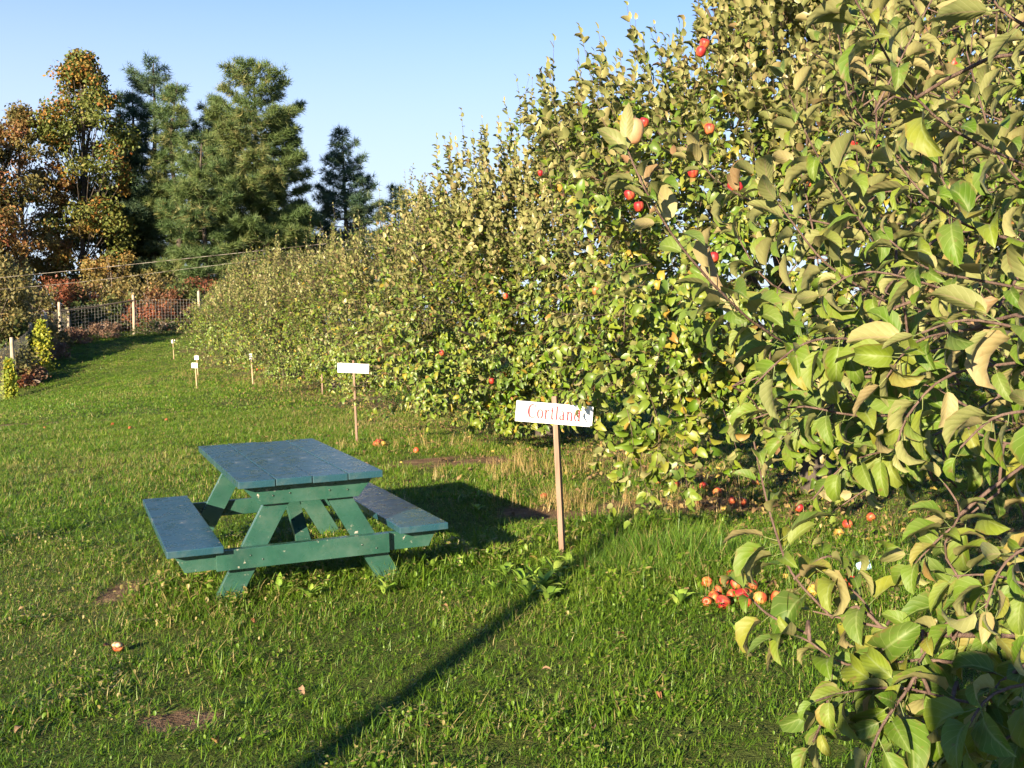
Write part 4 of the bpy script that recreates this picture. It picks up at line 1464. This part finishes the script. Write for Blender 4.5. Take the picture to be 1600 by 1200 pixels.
def vine(label, px_, yy, w, h, seed, mat='vine', group='vines on the left fence'):
    x = gp(px_, yy)
    rg = np.random.default_rng(seed)
    z = hz1(x, yy)
    root = empty('vine', (x, yy, z), label, 'vine', group)
    n = 2600
    t = rg.random(n)
    wid = w * (1.1 - 0.75 * t) * (1 + 0.25 * np.sin(9 * t + seed))
    P = np.stack([rg.normal(0, 0.42, n) * wid, rg.normal(0, 0.42, n) * wid * 0.6, t * h], axis=1)
    V_, F_, at_ = bulk_leaves(P, rg.normal(0, 1, (n, 3)) + np.array([[0, 0, -0.8]]), rg.normal(0, 0.5, (n, 3)) + np.array([[0, -0.8, 0.3]]), 0.13 * rg.uniform(0.6, 1.3, n), DIAMOND, rg, np.clip(0.55 - 0.25 * t + rg.normal(0.1, 0.2, n), 0, 0.99))
    link('leaves', raw_mesh('leaves', V_, F_, M[mat], at_), root)
    st_ = [smooth_path([(rg.normal(0, .1), rg.normal(0, .05), 0), (rg.normal(0, .15), rg.normal(0, .05), h * 0.5), (rg.normal(0, .15), 0, h)], 6) for _ in range(4)]
    V_, F_ = tubes(st_, [np.linspace(0.015, 0.005, 6)] * 4, 4)
    link('stems', raw_mesh('stems', V_, F_, M['darkbark']), root)


vine('yellow green vine climbing the left fence, the larger of two', 65, 46.5, 0.62, 2.3, 71)
vine('yellow green vine at the left edge, the smaller of two', 13, 39.5, 0.33, 1.5, 72)
vine('small vine clump at the foot of the fence corner post', 99, 53.2, 0.5, 0.8, 73, 'olive')
for lb, px_, yy, h, sp, mt_, sd in [('pinkish dry weeds at the foot of the left fence', 38, 43.5, 0.7, 0.6, 'dryweed', 81), ('reddish dry weeds below the large yellow vine', 54, 43.2, 0.6, 0.45, 'dryweed', 82),
                                    ('dry weed clump below the fence corner', 118, 54.5, 0.8, 0.9, 'dryweed', 84), ('dry brown weeds along the back fence left of its middle post', 165, 56.3, 0.75, 1.3, 'dryweed', 85), ('dark weeds along the back fence right of its middle post', 250, 57.2, 0.7, 1.6, 'darkgreen', 86),
                                    ('small red leaved weeds in front of the left fence', 44, 42.4, 0.35, 0.35, 'russet', 87), ('dry weeds left of the fence corner', 84, 49.5, 0.9, 0.8, 'dryweed', 88)]:
    x = gp(px_, yy)
    limb_tree('weed_clump', lb, x, yy, h, sp, 0.02, 1500, 0.10, mt_, 'greybark', sd, 0.012, 'dry weeds along the fence', 'weeds', 40, 0.28, 0, 4, 0.5, lambda q: 1.0 - 0.5 * q)

# ------------------------------------------------------------------ overhead cables
for nm, lb, pts_, rr_ in [('overhead_cable', 'upper of two overhead cables crossing in front of the pines', [(-160, 452, 40), (0, 434, 41), (150, 419, 42), (300, 403, 43), (450, 387, 44), (560, 375, 45), (760, 350, 46.5)], 0.010),
                          ('overhead_cable', 'lower of two overhead cables crossing in front of the pines', [(-160, 462, 42), (0, 452, 43), (150, 438, 44), (300, 419, 45), (450, 401, 46), (560, 388, 47), (760, 362, 48.5)], 0.0075)]:
    pl = smooth_path([at(*p) for p in pts_], 40)
    V_, F_ = tubes([pl], [np.full(40, rr_)], 6)
    tag(link(nm, raw_mesh(nm, V_, F_, M['cable'], None, True)), lb, 'cable', 'cables above the lawn')
for lb, e1, e2 in (('weathered utility pole beyond the left edge that carries the cables', at(-160, 452, 40), at(-160, 462, 42)), ('utility pole hidden behind the apple row that carries the cables', at(760, 350, 46.5), at(760, 362, 48.5))):
    c = (e1 + e2) / 2
    z = hz1(c.x, c.y)
    r_ = empty('utility_pole', (c.x, c.y, z), lb, 'pole', 'utility poles')
    V_, F_ = tubes([np.array([(0, 0, -0.5), (0, 0, 2.5), (0, 0, c.z - z + 0.5), (0, 0, c.z - z + 0.52)])], [np.array([0.14, 0.13, 0.11, 0.02])], 10)
    link('pole', raw_mesh('pole', V_, F_, M['polewood'], None, True), r_)
    MB().box((0.10, 2.3, 0.12), (0.14, 0, c.z - z - 0.07)).build('crossarm', M['polewood'], r_, 0.01)

# ------------------------------------------------------------------ grass (geometry nodes: tufts on points)
def tuft_mesh(name, blades, spread, length, width, lean, mat, seed, segs=3, len_var=0.5):
    rg = np.random.default_rng(seed)
    Vs, Fs, T = [], [], []
    for b in range(blades):
        a_ = rg.uniform(0, 6.283)
        r = spread * math.sqrt(rg.random())
        p0 = np.array([math.cos(a_) * r, math.sin(a_) * r, -0.012])
        az = rg.uniform(0, 6.283)
        hd = np.array([math.cos(az), math.sin(az), 0])
        sd = np.array([-hd[1], hd[0], 0])
        L = length * (1 - len_var * rg.random())
        th = lean * rg.random() ** 0.7
        bend = rg.uniform(0.2, 1.7)
        w = width * rg.uniform(0.7, 1.2)
        tv = rg.random()
        n0 = len(Vs)
        p = p0.copy()
        for k_ in range(segs + 1):
            f = k_ / segs
            ww = w * (1 - f ** 1.6) * 0.5 + 0.0002
            tw_ = sd * math.cos(0.5 * f) + np.array([0, 0, 1]) * math.sin(0.4 * f) * 0.5
            if k_ < segs:
                Vs += [p - tw_ * ww, p + tw_ * ww]
                T += [tv, tv]
            else:
                Vs.append(p)
                T.append(tv)
            ang = th + bend * f
            p = p + (hd * math.sin(ang) + np.array([0, 0, 1]) * math.cos(ang)) * L / segs
        for k_ in range(segs - 1):
            i = n0 + 2 * k_
            Fs += [(i, i + 1, i + 3), (i, i + 3, i + 2)]
        i = n0 + 2 * (segs - 1)
        Fs.append((i, i + 1, i + 2))
    return raw_mesh(name, np.array(Vs), np.array(Fs), mat, dict(tint=np.array(T)), True)


def tuft_collection(name, meshes):
    c = bpy.data.collections.new(name)
    for m_ in meshes:
        o = bpy.data.objects.new(m_.name, m_)
        c.objects.link(o)
    return c


def scatter(name, label, P, scl, tint, dry, coll, seed):
    rg = np.random.default_rng(seed)
    n = len(P)
    me = bpy.data.meshes.new(name)
    me.vertices.add(n)
    me.vertices.foreach_set('co', np.ascontiguousarray(P, dtype=np.float32).ravel())
    rot = np.stack([rg.normal(0, 0.12, n), rg.normal(0, 0.12, n), rg.uniform(0, 6.283, n)], axis=1).astype(np.float32)
    a_ = me.attributes.new('rot', 'FLOAT_VECTOR', 'POINT')
    a_.data.foreach_set('vector', rot.ravel())
    for nm, v in (('scl', scl), ('tint', tint), ('dry', dry)):
        a_ = me.attributes.new(nm, 'FLOAT', 'POINT')
        a_.data.foreach_set('value', np.ascontiguousarray(v, dtype=np.float32))
    o = link(name, me)
    tag(o, label, 'grass', None, 'stuff')
    ng = bpy.data.node_groups.new(name + '_scatter', 'GeometryNodeTree')
    ng.interface.new_socket('Geometry', in_out='INPUT', socket_type='NodeSocketGeometry')
    ng.interface.new_socket('Geometry', in_out='OUTPUT', socket_type='NodeSocketGeometry')
    N = ng.nodes.new
    gi, go = N('NodeGroupInput'), N('NodeGroupOutput')
    iop = N('GeometryNodeInstanceOnPoints')
    ci = N('GeometryNodeCollectionInfo')
    ci.inputs['Collection'].default_value = coll
    ci.inputs['Separate Children'].default_value = True
    ci.inputs['Reset Children'].default_value = True
    r1 = N('GeometryNodeInputNamedAttribute')
    r1.data_type = 'FLOAT_VECTOR'
    r1.inputs[0].default_value = 'rot'
    e2r = N('FunctionNodeEulerToRotation')
    s1 = N('GeometryNodeInputNamedAttribute')
    s1.data_type = 'FLOAT'
    s1.inputs[0].default_value = 'scl'
    L = ng.links.new
    L(gi.outputs[0], iop.inputs['Points'])
    L(ci.outputs[0], iop.inputs['Instance'])
    iop.inputs['Pick Instance'].default_value = True
    L(r1.outputs[0], e2r.inputs[0])
    L(e2r.outputs[0], iop.inputs['Rotation'])
    L(s1.outputs[0], iop.inputs['Scale'])
    L(iop.outputs[0], go.inputs[0])
    md = o.modifiers.new('scatter', 'NODES')
    md.node_group = ng
    return o


def wave(x, y, s, ph):
    return 0.5 + 0.25 * np.sin(x * s + ph + 1.3 * np.sin(y * s * 0.7)) + 0.25 * np.sin(y * s * 1.2 - ph + 1.1 * np.sin(x * s * 0.8 + 2))


def field(y0, y1, dens, rg, margin=0.16):
    k_ = 0.483 + margin
    area = k_ * (y1 * y1 - y0 * y0)
    n = int(area * dens)
    y = np.sqrt(rg.uniform(y0 * y0, y1 * y1, n))
    x = rg.uniform(-1, 1, n) * k_ * y
    return x, y


rg = np.random.default_rng(91)
C1 = tuft_collection('tufts_near', [tuft_mesh('tuft_a', 24, 0.065, 0.125, 0.0050, 1.6, M['grass'], i, 4, 0.65) for i in range(5)])
CLOVER = []
for q in range(2):
    r_ = np.random.default_rng(300 + q)
    nn_ = 13
    Pq = np.stack([r_.normal(0, 0.045, nn_), r_.normal(0, 0.045, nn_), r_.uniform(0.02, 0.06, nn_)], axis=1)
    Vq, Fq_, Aq = bulk_leaves(Pq, r_.normal(0, 1, (nn_, 3)) * np.array([[1, 1, 0.3]]), r_.normal(0, 0.35, (nn_, 3)) + np.array([[0, 0, 1.0]]), r_.uniform(0.012, 0.026, nn_), MID_T[:2], r_)
    CLOVER.append(raw_mesh('clover', Vq, Fq_, M['grass'], dict(tint=Aq['tint']), True))
for me_ in CLOVER[:1]:
    o_ = bpy.data.objects.new('clover', me_)
    C1.objects.link(o_)
C2 = tuft_collection('tufts_mid', [tuft_mesh('tuft_b', 34, 0.15, 0.105, 0.0080, 1.2, M['grass'], 20 + i, 2) for i in range(4)])
C3 = tuft_collection('tufts_far', [tuft_mesh('tuft_c', 60, 0.42, 0.085, 0.017, 1.0, M['grass'], 40 + i, 2) for i in range(4)])
C4 = tuft_collection('tufts_tall', [tuft_mesh('tuft_d', 26, 0.05, 0.31, 0.0058, 0.85, M['tallgrass'], 60 + i, 5) for i in range(4)])
C5 = tuft_collection('tufts_straw', [tuft_mesh('tuft_e', 16, 0.06, 0.34, 0.0034, 0.35, M['straw'], 80 + i, 4) for i in range(3)])
for nm, lb, y0, y1, dens, cc, base_s, sd in (('lawn_grass', 'mown green grass of the foreground lawn round the picnic table', 2.2, 9.5, 600, C1, 1.0, 92), ('lawn_grass', 'mown green grass of the middle lawn beyond the picnic table', 9.5, 21, 150, C2, 1.0, 93), ('lawn_grass', 'mown green grass of the far lawn below the fence', 21, 60, 22, C3, 1.0, 94)):
    x, y = field(y0, y1, dens, rg)
    dv = dirt(x, y) + rg.normal(0, 0.12, len(x))
    ok = (dv < 0.42) | (rg.random(len(x)) < np.where(dv < 0.75, 0.45, 0.15))
    bare = dirt(x, y, False) + rg.normal(0, 0.10, len(x))
    ok &= (bare < 0.50) | (rg.random(len(x)) < 0.07)
    x, y, dv = x[ok], y[ok], dv[ok]
    hgt = 0.50 + 0.85 * wave(x, y, 2.9, 1.0) * wave(x, y, 7.1, 4.0) + rg.normal(0, 0.17, len(x))
    tl = tall(x, y)
    scl = np.clip(base_s * hgt * (1 + 1.5 * tl), 0.30, 2.2)
    tint = np.clip(0.20 + 0.60 * wave(x, y, 1.1, 2.0) * wave(x, y, 3.7, 0.5) + rg.normal(0.08, 0.16, len(x)), 0, 1)
    dry = np.clip(0.02 + 0.20 * np.clip(wave(x, y, 0.9, 5.0) - 0.50, 0, 1) * 2 + 0.25 * np.clip(wave(x, y, 3.1, 2.0) - 0.6, 0, 1) + 0.25 * np.clip(dv, 0, 1), 0, 0.9)
    P = np.stack([x, y, hz(x, y)], axis=1)
    scatter(nm, lb, P, scl, tint, dry, cc, sd)
x, y = field(3.0, 12.0, 210, rg, 0.05)
tl = tall(x, y)
ok = rg.random(len(x)) < np.clip(tl * 1.35 - 0.22, 0, 1)
x, y, tl = x[ok], y[ok], tl[ok]
P = np.stack([x, y, hz(x, y)], axis=1)
scatter('tall_grass', 'long lush green grass clump between the Cortland sign and the pile of apples', P, np.clip(0.30 + 0.78 * tl + rg.normal(0, 0.12, len(x)), 0.25, 1.35), rg.random(len(x)), np.full(len(x), 0.03), C4, 95)
xs, ys = [], []
for px_, py_, n, sx, sy in ((820, 735, 16, 0.40, 0.30), (930, 735, 10, 0.4, 0.3), (790, 745, 8, 0.3, 0.25), (650, 700, 20, 0.8, 0.3), (410, 592, 60, 1.6, 0.9), (480, 600, 40, 1.2, 0.8), (1040, 800, 26, 0.4, 0.3), (880, 790, 25, 0.3, 0.2), (340, 580, 40, 1.6, 0.8)):
    cx_, cy_ = gxy(px_, py_)
    xs.append(rg.normal(cx_, sx, n))
    ys.append(rg.normal(cy_, sy, n))
x, y = np.concatenate(xs), np.concatenate(ys)
scatter('straw_grass', 'dry straw coloured grass stalks at the edge under the apple trees', np.stack([x, y, hz(x, y)], axis=1), rg.uniform(0.5, 1.15, len(x)), rg.random(len(x)), np.full(len(x), 0.0), C5, 96)

# leaf litter under the trees
n = 4500
y = rg.uniform(6.2, 40, n) ** 1.0
y = 6.2 + 34 * rg.random(n) ** 2.2
x = (0.4 - 0.43 * (y - 14.5)) + rg.normal(0, 1.35, n)
ok = (x < 0.6 * y)
x, y = x[ok], y[ok]
P = np.stack([x, y, hz(x, y) + rg.uniform(0.01, 0.05, len(x))], axis=1)
V_, F_, at_ = bulk_leaves(P, rg.normal(0, 1, (len(x), 3)) * np.array([[1, 1, 0.25]]), rg.normal(0, 0.35, (len(x), 3)) + np.array([[0, 0, 1.0]]), 0.055 * rg.uniform(0.6, 1.3, len(x)), MID_T[3:6], rg)
tag(link('leaf_litter', raw_mesh('leaf_litter', V_, F_, M['litter'], at_)), 'brown fallen leaves covering the soil under the apple trees', 'leaves', None, 'stuff')

# ------------------------------------------------------------------ broadleaf weeds
WEED_MESH = [raw_mesh('leaf', tv * np.array([[0.8, 1, 1]]), tf, M['weed'], dict(tint=np.zeros(len(tv)), vein=ve, along=al), True) for tv, tf, ve, al in [leaf_template(TS_N, 3, 0.20 + 0.03 * i, 0.3, 0.5 + 0.3 * i, 0.1, 0.15, 0.12, 0, i) for i in range(4)]]
WE = [(455, 905), (510, 915), (435, 930), (660, 885), (690, 880), (645, 895), (840, 920), (855, 940), (825, 935), (850, 885), (790, 900), (770, 925), (865, 900), (315, 905), (330, 935), (745, 800), (760, 850), (800, 860), (720, 890), (540, 900), (600, 930), (1150, 990), (1060, 950), (590, 905), (300, 890), (448, 915), (462, 900), (485, 935), (650, 880), (675, 890), (700, 872), (832, 905), (848, 925), (815, 915), (870, 870), (890, 885), (740, 870), (780, 880), (290, 915), (345, 920), (420, 905), (570, 895)]
def weed_place(px_, py_):
    if px_ < 345:
        return 'by the left bench end of the picnic table'
    if px_ < 530:
        return 'in front of the left leg of the picnic table'
    if px_ < 640:
        return 'at the right leg of the picnic table'
    if px_ < 770:
        return 'beyond the right bench end of the picnic table'
    if px_ < 900:
        return 'left of the Cortland sign stake' if py_ < 912 else 'beside the diagonal shadow below the Cortland sign'
    return 'near the pile of apples'


for px_, py_ in WE:
    p = on_ground(px_, py_)
    o = empty('broadleaf_weed', p, 'bright green broad leaved weed ' + weed_place(px_, py_), 'weed', 'broadleaf weeds ' + weed_place(px_, py_), random.uniform(0, 6.28))
    nl = random.randint(4, 7)
    sz = random.uniform(0.07, 0.135)
    for q in range(nl):
        c = bpy.data.objects.new('leaf', WEED_MESH[q % 4])
        COL.objects.link(c)
        c.parent = o
        a_ = q * 6.283 / nl + random.uniform(-.3, .3)
        c.rotation_euler = Euler((random.uniform(0.65, 1.3), 0, a_))
        c.scale = (sz * random.uniform(0.8, 1.2),) * 3

# ------------------------------------------------------------------ apples
def apple_mesh(name, mat, seed):
    rr = random.Random(seed)
    prof = [(0.0, 0.40), (0.12, 0.47), (0.30, 0.50), (0.46, 0.36), (0.50, 0.10), (0.44, -0.18), (0.32, -0.38), (0.16, -0.46), (0.06, -0.43), (0.0, -0.40)]
    prof = smooth_path([(a_, b_, 0) for a_, b_ in prof], 15)
    S = 14
    V_, F_ = [], []
    for i, (r, z, _) in enumerate(prof):
        for j in range(S):
            a_ = 2 * math.pi * j / S
            k_ = max(r, 0.002) * (1 + 0.035 * math.cos(5 * a_ + seed) * (z < 0) + 0.03 * math.sin(2 * a_ + seed))
            V_.append((math.cos(a_) * k_, math.sin(a_) * k_, z * (1 + 0.06 * math.sin(a_ + seed))))
    for i in range(len(prof) - 1):
        for j in range(S):
            F_.append((i * S + j, (i + 1) * S + j, (i + 1) * S + (j + 1) % S, i * S + (j + 1) % S))
    return raw_mesh(name, np.array(V_) * 0.078, np.array(F_), mat, None, True)


AM = [apple_mesh('fruit', M['apple'], i) for i in range(3)]
AO = [apple_mesh('fruit', M['apple_old'], i + 5) for i in range(3)]
AY = [apple_mesh('fruit', M['apple_yellow'], i + 9) for i in range(2)]
sv, sf = tubes([np.array([(0, 0, 0.026), (0.002, 0, 0.040), (0.006, 0, 0.052)])], [np.array([0.0016, 0.0014, 0.002])], 5)
STEM = raw_mesh('stem', sv, sf, M['twig'])


def apple(mesh, loc, label, group, rot=None, sc_=1.0):
    o = empty('apple', loc, label, 'apple', group)
    o.rotation_euler = rot or (random.uniform(-.3, .3), random.uniform(-.3, .3), random.uniform(0, 6))
    o.scale = (sc_,) * 3
    for nm, me in (('fruit', mesh), ('stem', STEM)):
        c = bpy.data.objects.new(nm, me)
        COL.objects.link(c)
        c.parent = o
    return o


# pile of windfalls, two layers
pile = [(1104, 945, 0), (1131, 946, 0), (1164, 944, 0), (1187, 941, 0), (1143, 933, 0.0), (1122, 931, 0.01), (1168, 932, 0.0), (1150, 925, 0.03), (1132, 921, 0.035), (1103, 914, 0), (1140, 905, 0.01), (1152, 913, 0.02), (1214, 939, 0.0), (1158, 936, 0.01), (1176, 925, 0.02), (1117, 938, 0.0)]
for q, (px_, py_, dz) in enumerate(pile):
    p = on_ground(px_, py_ + 5)
    apple(AM[q % 3] if q % 3 else AO[q % 3], p + Vector((0, 0, 0.036 + dz)), 'red windfall apple in the pile on the grass beside the low branch', 'pile of windfall apples', (random.uniform(-1.5, 1.5), random.uniform(-1.5, 1.5), random.uniform(0, 6)), random.uniform(0.72, 1.02))
wf = [(1058, 763, 0), (1100, 765, 0), (1076, 770, 0), (1143, 788, 0), (1160, 790, 0), (1120, 775, 1), (1248, 800, 0), (1325, 826, 0), (1360, 815, 0), (1310, 840, 2), (1450, 745, 0), (1135, 803, 2), (1330, 918, 0), (1270, 932, 2), (1225, 893, 2), (1180, 760, 0), (1355, 760, 0), (1090, 795, 1), (1260, 765, 1), (590, 695, 0), (588, 698, 1), (595, 694, 0), (600, 697, 2), (1105, 757, 2), (1030, 758, 1), (850, 783, 1), (650, 708, 1)]
def wind_place(px_, py_):
    if px_ < 700:
        return 'by the white sign behind the picnic table'
    if px_ < 1000:
        return 'beside the Cortland sign stake'
    if px_ < 1200:
        return 'on the brown litter right of the low hanging branch'
    if py_ > 880:
        return 'in the grass right of the apple pile'
    return 'in the shade under the nearest tree'


for px_, py_, k_ in wf:
    p = on_ground(px_, py_)
    apple((AM, AO, AY)[k_][random.randint(0, 1)], p + Vector((0, 0, 0.034)), ('red', 'brownish red', 'yellow')[k_] + ' windfall apple lying ' + wind_place(px_, py_), ('red', 'brown', 'yellow')[k_] + ' windfalls ' + wind_place(px_, py_), (random.uniform(-1.5, 1.5), random.uniform(-1.5, 1.5), random.uniform(0, 6)), random.uniform(0.85, 1.05))
for px_, py_ in ((70, 671), (176, 665), (203, 671), (260, 658)):
    p = on_ground(px_, py_)
    apple(AO[random.randint(0, 2)], p + Vector((0, 0, 0.02)), 'stray red apple lying on the open lawn behind the picnic table', 'stray apples on the open lawn', (random.uniform(-1.5, 1.5), 0, random.uniform(0, 6)), 0.75)
# small rust brown heap of rotten windfalls under the far trees
for px_, py_ in ((444, 585), (450, 584), (447, 587), (408, 579), (402, 580), (413, 578)):
    p = on_ground(px_, py_)
    apple(AO[random.randint(0, 2)], p + Vector((0, 0, 0.05)), 'orange brown windfall apple under the far part of the row', 'windfall apples under the far trees', None, 1.1)
HA = [(1111, 200, 6.6), (1103, 66, 6.7), (1097, 78, 6.6), (1148, 290, 6.4), (1156, 292, 6.45), (845, 270, 11.9), (986, 303, 6.3), (1000, 322, 6.6), (1512, 140, 6.3), (1338, 219, 6.3), (1305, 230, 6.3), (1570, 70, 6.3), (1377, 226, 6.3), (1270, 282, 6.5), (1118, 402, 6.5), (1495, 98, 6.3), (1085, 268, 6.4), (790, 463, 12.1), (768, 596, 12.1), (690, 552, 12.5), (1008, 190, 7.0), (1540, 240, 6.3)]
HL = {(1111, 200): 'single red apple beside a sky gap left of the upper right twigs', (1103, 66): 'upper of two touching red apples high in the tree behind the sign', (1097, 78): 'lower of two touching red apples high in the tree behind the sign',
      (1148, 290): 'left of two red apples side by side below the long near twig tip', (1156, 292): 'right of two red apples side by side below the long near twig tip', (845, 270): 'red apple near the top of the second apple tree',
      (986, 303): 'red apple left of the long near twig, upper of two', (1000, 322): 'red apple left of the long near twig, lower of two', (790, 463): 'red apple halfway up the second apple tree',
      (768, 596): 'red apple low in the second apple tree left of the Cortland sign', (690, 552): 'red apple at the left side of the second apple tree', (1118, 402): 'red apple in the middle of the tree behind the sign',
      (1085, 268): 'red apple just right of the long near twig', (1008, 190): 'red apple behind the tip of the long near twig', (1270, 282): 'lone red apple among the mid right leaves'}
for px_, py_, d_ in HA:
    c = at(px_, py_, d_)
    lb = HL.get((px_, py_))
    if not lb:
        lb = 'red apple in the loose cluster among the upper right leaves' if px_ < 1400 else 'red apple near the upper right corner of the picture'
    apple(AM[random.randint(0, 2)], c + Vector((0, 0.05, 0)), lb, 'red apples hanging in the trees' if (px_, py_) in HL else ('apples in the upper right cluster' if px_ < 1400 else 'apples in the upper right corner')).scale = (0.85, 0.85, 0.85)
ra = empty('apple', at(990, 207, 2.35), 'pale pink apple at the tip of the long near twig', 'apple')
for nm, me in (('fruit', apple_mesh('fruit', M['apple_pink'], 3)), ('stem', STEM)):
    c = link(nm, me, ra)
ra.scale = (0.58, 0.58, 0.7)
# half eaten apple in the foreground grass
p = on_ground(186, 1020)
core = empty('eaten_apple', p + Vector((0, 0, 0.03)), 'half eaten apple showing pale flesh in the foreground grass', 'apple')
link('fruit', AO[0], core).rotation_euler = (1.2, 0.4, 0)
core.scale = (0.75, 0.75, 0.6)
V_, F_ = tubes([smooth_path([(-0.03, 0, 0.0), (-0.012, -0.01, 0.012), (0.012, -0.012, 0.014), (0.032, 0, 0.004)], 7)], [np.array([0.004, 0.020, 0.026, 0.024, 0.027, 0.018, 0.003])], 9)
o = link('flesh', raw_mesh('flesh', V_, F_, M['flesh'], None, True), core)
o.location = (0.0, -0.022, 0.018)

# pale blue cup in the grass
p = on_ground(1339, 905)
prof = [(0.022, 0.0), (0.026, 0.005), (0.034, 0.075), (0.036, 0.078), (0.033, 0.076), (0.024, 0.008)]
S = 16
Vc = [(math.cos(2 * math.pi * j / S) * r, math.sin(2 * math.pi * j / S) * r, z) for r, z in prof for j in range(S)]
Fc = [(i * S + j, i * S + (j + 1) % S, (i + 1) * S + (j + 1) % S, (i + 1) * S + j) for i in range(len(prof) - 1) for j in range(S)]
o = link('cup', raw_mesh('cup', np.array(Vc), np.array(Fc), M['cup'], None, True), None, p + Vector((0, 0, 0.075)))
o.rotation_euler = (R(70), R(8), R(60))
tag(o, 'small pale blue plastic cup lying in the grass behind the low branch', 'cup')

# single fallen leaves on the lawn
FLM = [raw_mesh('fallen_leaf', tv, tf, M['fallen'], None, True) for tv, tf, _, _ in [leaf_template(TS_M, 3, 0.3, 0.5, 1.0 + 0.4 * i, 0.1, 0.15, 0.2, 0, i) for i in range(3)]]
FLP = [(160, 1022), (35, 1150), (390, 978), (975, 1003), (930, 1153), (665, 1150), (585, 990), (1020, 1095), (470, 1085), (845, 1060), (335, 1170), (1190, 840), (700, 960), (40, 960)]
for q, (px_, py_) in enumerate(FLP):
    p = on_ground(px_, py_)
    o = link('fallen_leaf', FLM[q % 3], None, p + Vector((0, 0, 0.04)))
    o.rotation_euler = (random.uniform(-.5, .5), random.uniform(-.5, .5), random.uniform(0, 6.28))
    o.scale = (random.uniform(0.035, 0.055),) * 3
    tag(o, 'curled brown fallen leaf lying on the foreground grass', 'leaf', 'fallen leaves on the foreground grass')

# ------------------------------------------------------------------ things out of frame whose shadows fall into the picture
def pole(label, foot, top, r):
    z = hz1(foot[0], foot[1])
    o = empty('wooden_pole', (foot[0], foot[1], z), label, 'pole')
    V_, F_ = tubes([np.array([(0, 0, -0.4), (top[0] * 0.5, top[1] * 0.5, top[2] * 0.5), top, (top[0], top[1], top[2] + 0.01)])], [np.array([r * 1.1, r, r * 0.92, 0.01])], 12)
    link('shaft', raw_mesh('shaft', V_, F_, M['polewood'], None, True), o)
    link('cap', raw_mesh('cap', *tubes([np.array([(top[0], top[1], top[2] - 0.02), (top[0], top[1], top[2] + 0.04)])], [np.array([r * 1.05, r * 0.6])], 12), M['bolt']), o)


sh = Vector((math.sin(SUN_AZ), math.cos(SUN_AZ), 0))
g1, g2 = on_ground(520, 1180), on_ground(940, 872)
foot = g1 - (g2 - g1).normalized() * 7.0
L_ = (g2 - foot).length + 2.5
topp = (g2 + (g2 - foot).normalized() * 2.5)
hgt = L_ * math.tan(SUN_EL)
lean_ = topp - foot - sh * (hgt / math.tan(SUN_EL))
pole('wooden pole behind the photographer that throws the long diagonal shadow', (foot.x, foot.y), (lean_.x, lean_.y, hgt), 0.065)
g3, g4 = on_ground(-10, 856), on_ground(250, 800)
foot = g3 - (g4 - g3).normalized() * 5.0
L_ = (g4 - foot).length + 0.6
topp = foot + (g4 - foot).normalized() * L_
hgt = L_ * math.tan(SUN_EL)
lean_ = topp - foot - sh * L_
pole('slender wooden pole left of the photographer that shades a line across the lawn', (foot.x, foot.y), (lean_.x, lean_.y, hgt), 0.045)


def photographer():
    loc = Vector((-0.20, -0.34, hz1(-0.20, -0.34)))
    root = empty('person', loc, 'person in dark jacket standing behind the viewpoint taking the photograph', 'person')
    J = [((0, 0, 0.98), .15), ((0, 0, 1.15), .15), ((0, 0, 1.35), .17), ((0, 0.01, 1.48), .09), ((0, 0.03, 1.56), .065), ((0, 0.05, 1.66), .095), ((0, 0.05, 1.76), .075),
         ((-0.2, 0, 1.42), .07), ((-0.27, 0.10, 1.22), .055), ((-0.14, 0.26, 1.45), .042), ((-0.09, 0.29, 1.56), .035),
         ((0.2, 0, 1.42), .07), ((0.27, 0.10, 1.22), .055), ((0.14, 0.26, 1.45), .042), ((0.09, 0.29, 1.56), .035),
         ((-0.10, 0, 0.90), .11), ((-0.13, 0.02, 0.50), .075), ((-0.14, 0, 0.09), .05), ((-0.15, 0.15, 0.035), .04),
         ((0.10, 0, 0.90), .11), ((0.13, 0.02, 0.50), .075), ((0.14, 0, 0.09), .05), ((0.15, 0.15, 0.035), .04)]
    Ed = [(0, 1), (1, 2), (2, 3), (3, 4), (4, 5), (5, 6), (2, 7), (7, 8), (8, 9), (9, 10), (2, 11), (11, 12), (12, 13), (13, 14), (0, 15), (15, 16), (16, 17), (17, 18), (0, 19), (19, 20), (20, 21), (21, 22)]
    for sg, wr in ((-1, 10), (1, 14)):
        for f in range(5):
            p = Vector(J[wr][0])
            b_ = len(J)
            J.append(((p.x - sg * 0.015, p.y + 0.012, p.z + 0.01 + 0.016 * f), .010))
            J.append(((p.x - sg * 0.045, p.y + 0.015, p.z + 0.005 + 0.017 * f), .008))
            Ed += [(wr, b_), (b_, b_ + 1)]
    me = bpy.data.meshes.new('body')
    me.from_pydata([j[0] for j in J], Ed, [])
    o = link('body', me, root)
    sk = o.modifiers.new('skin', 'SKIN')
    for v, (_, r) in zip(me.skin_vertices[0].data, J):
        v.radius = (r, r)
    me.skin_vertices[0].data[0].use_root = True
    o.modifiers.new('smooth', 'SUBSURF').levels = 2
    me.materials.append(M['cloth'])


photographer()
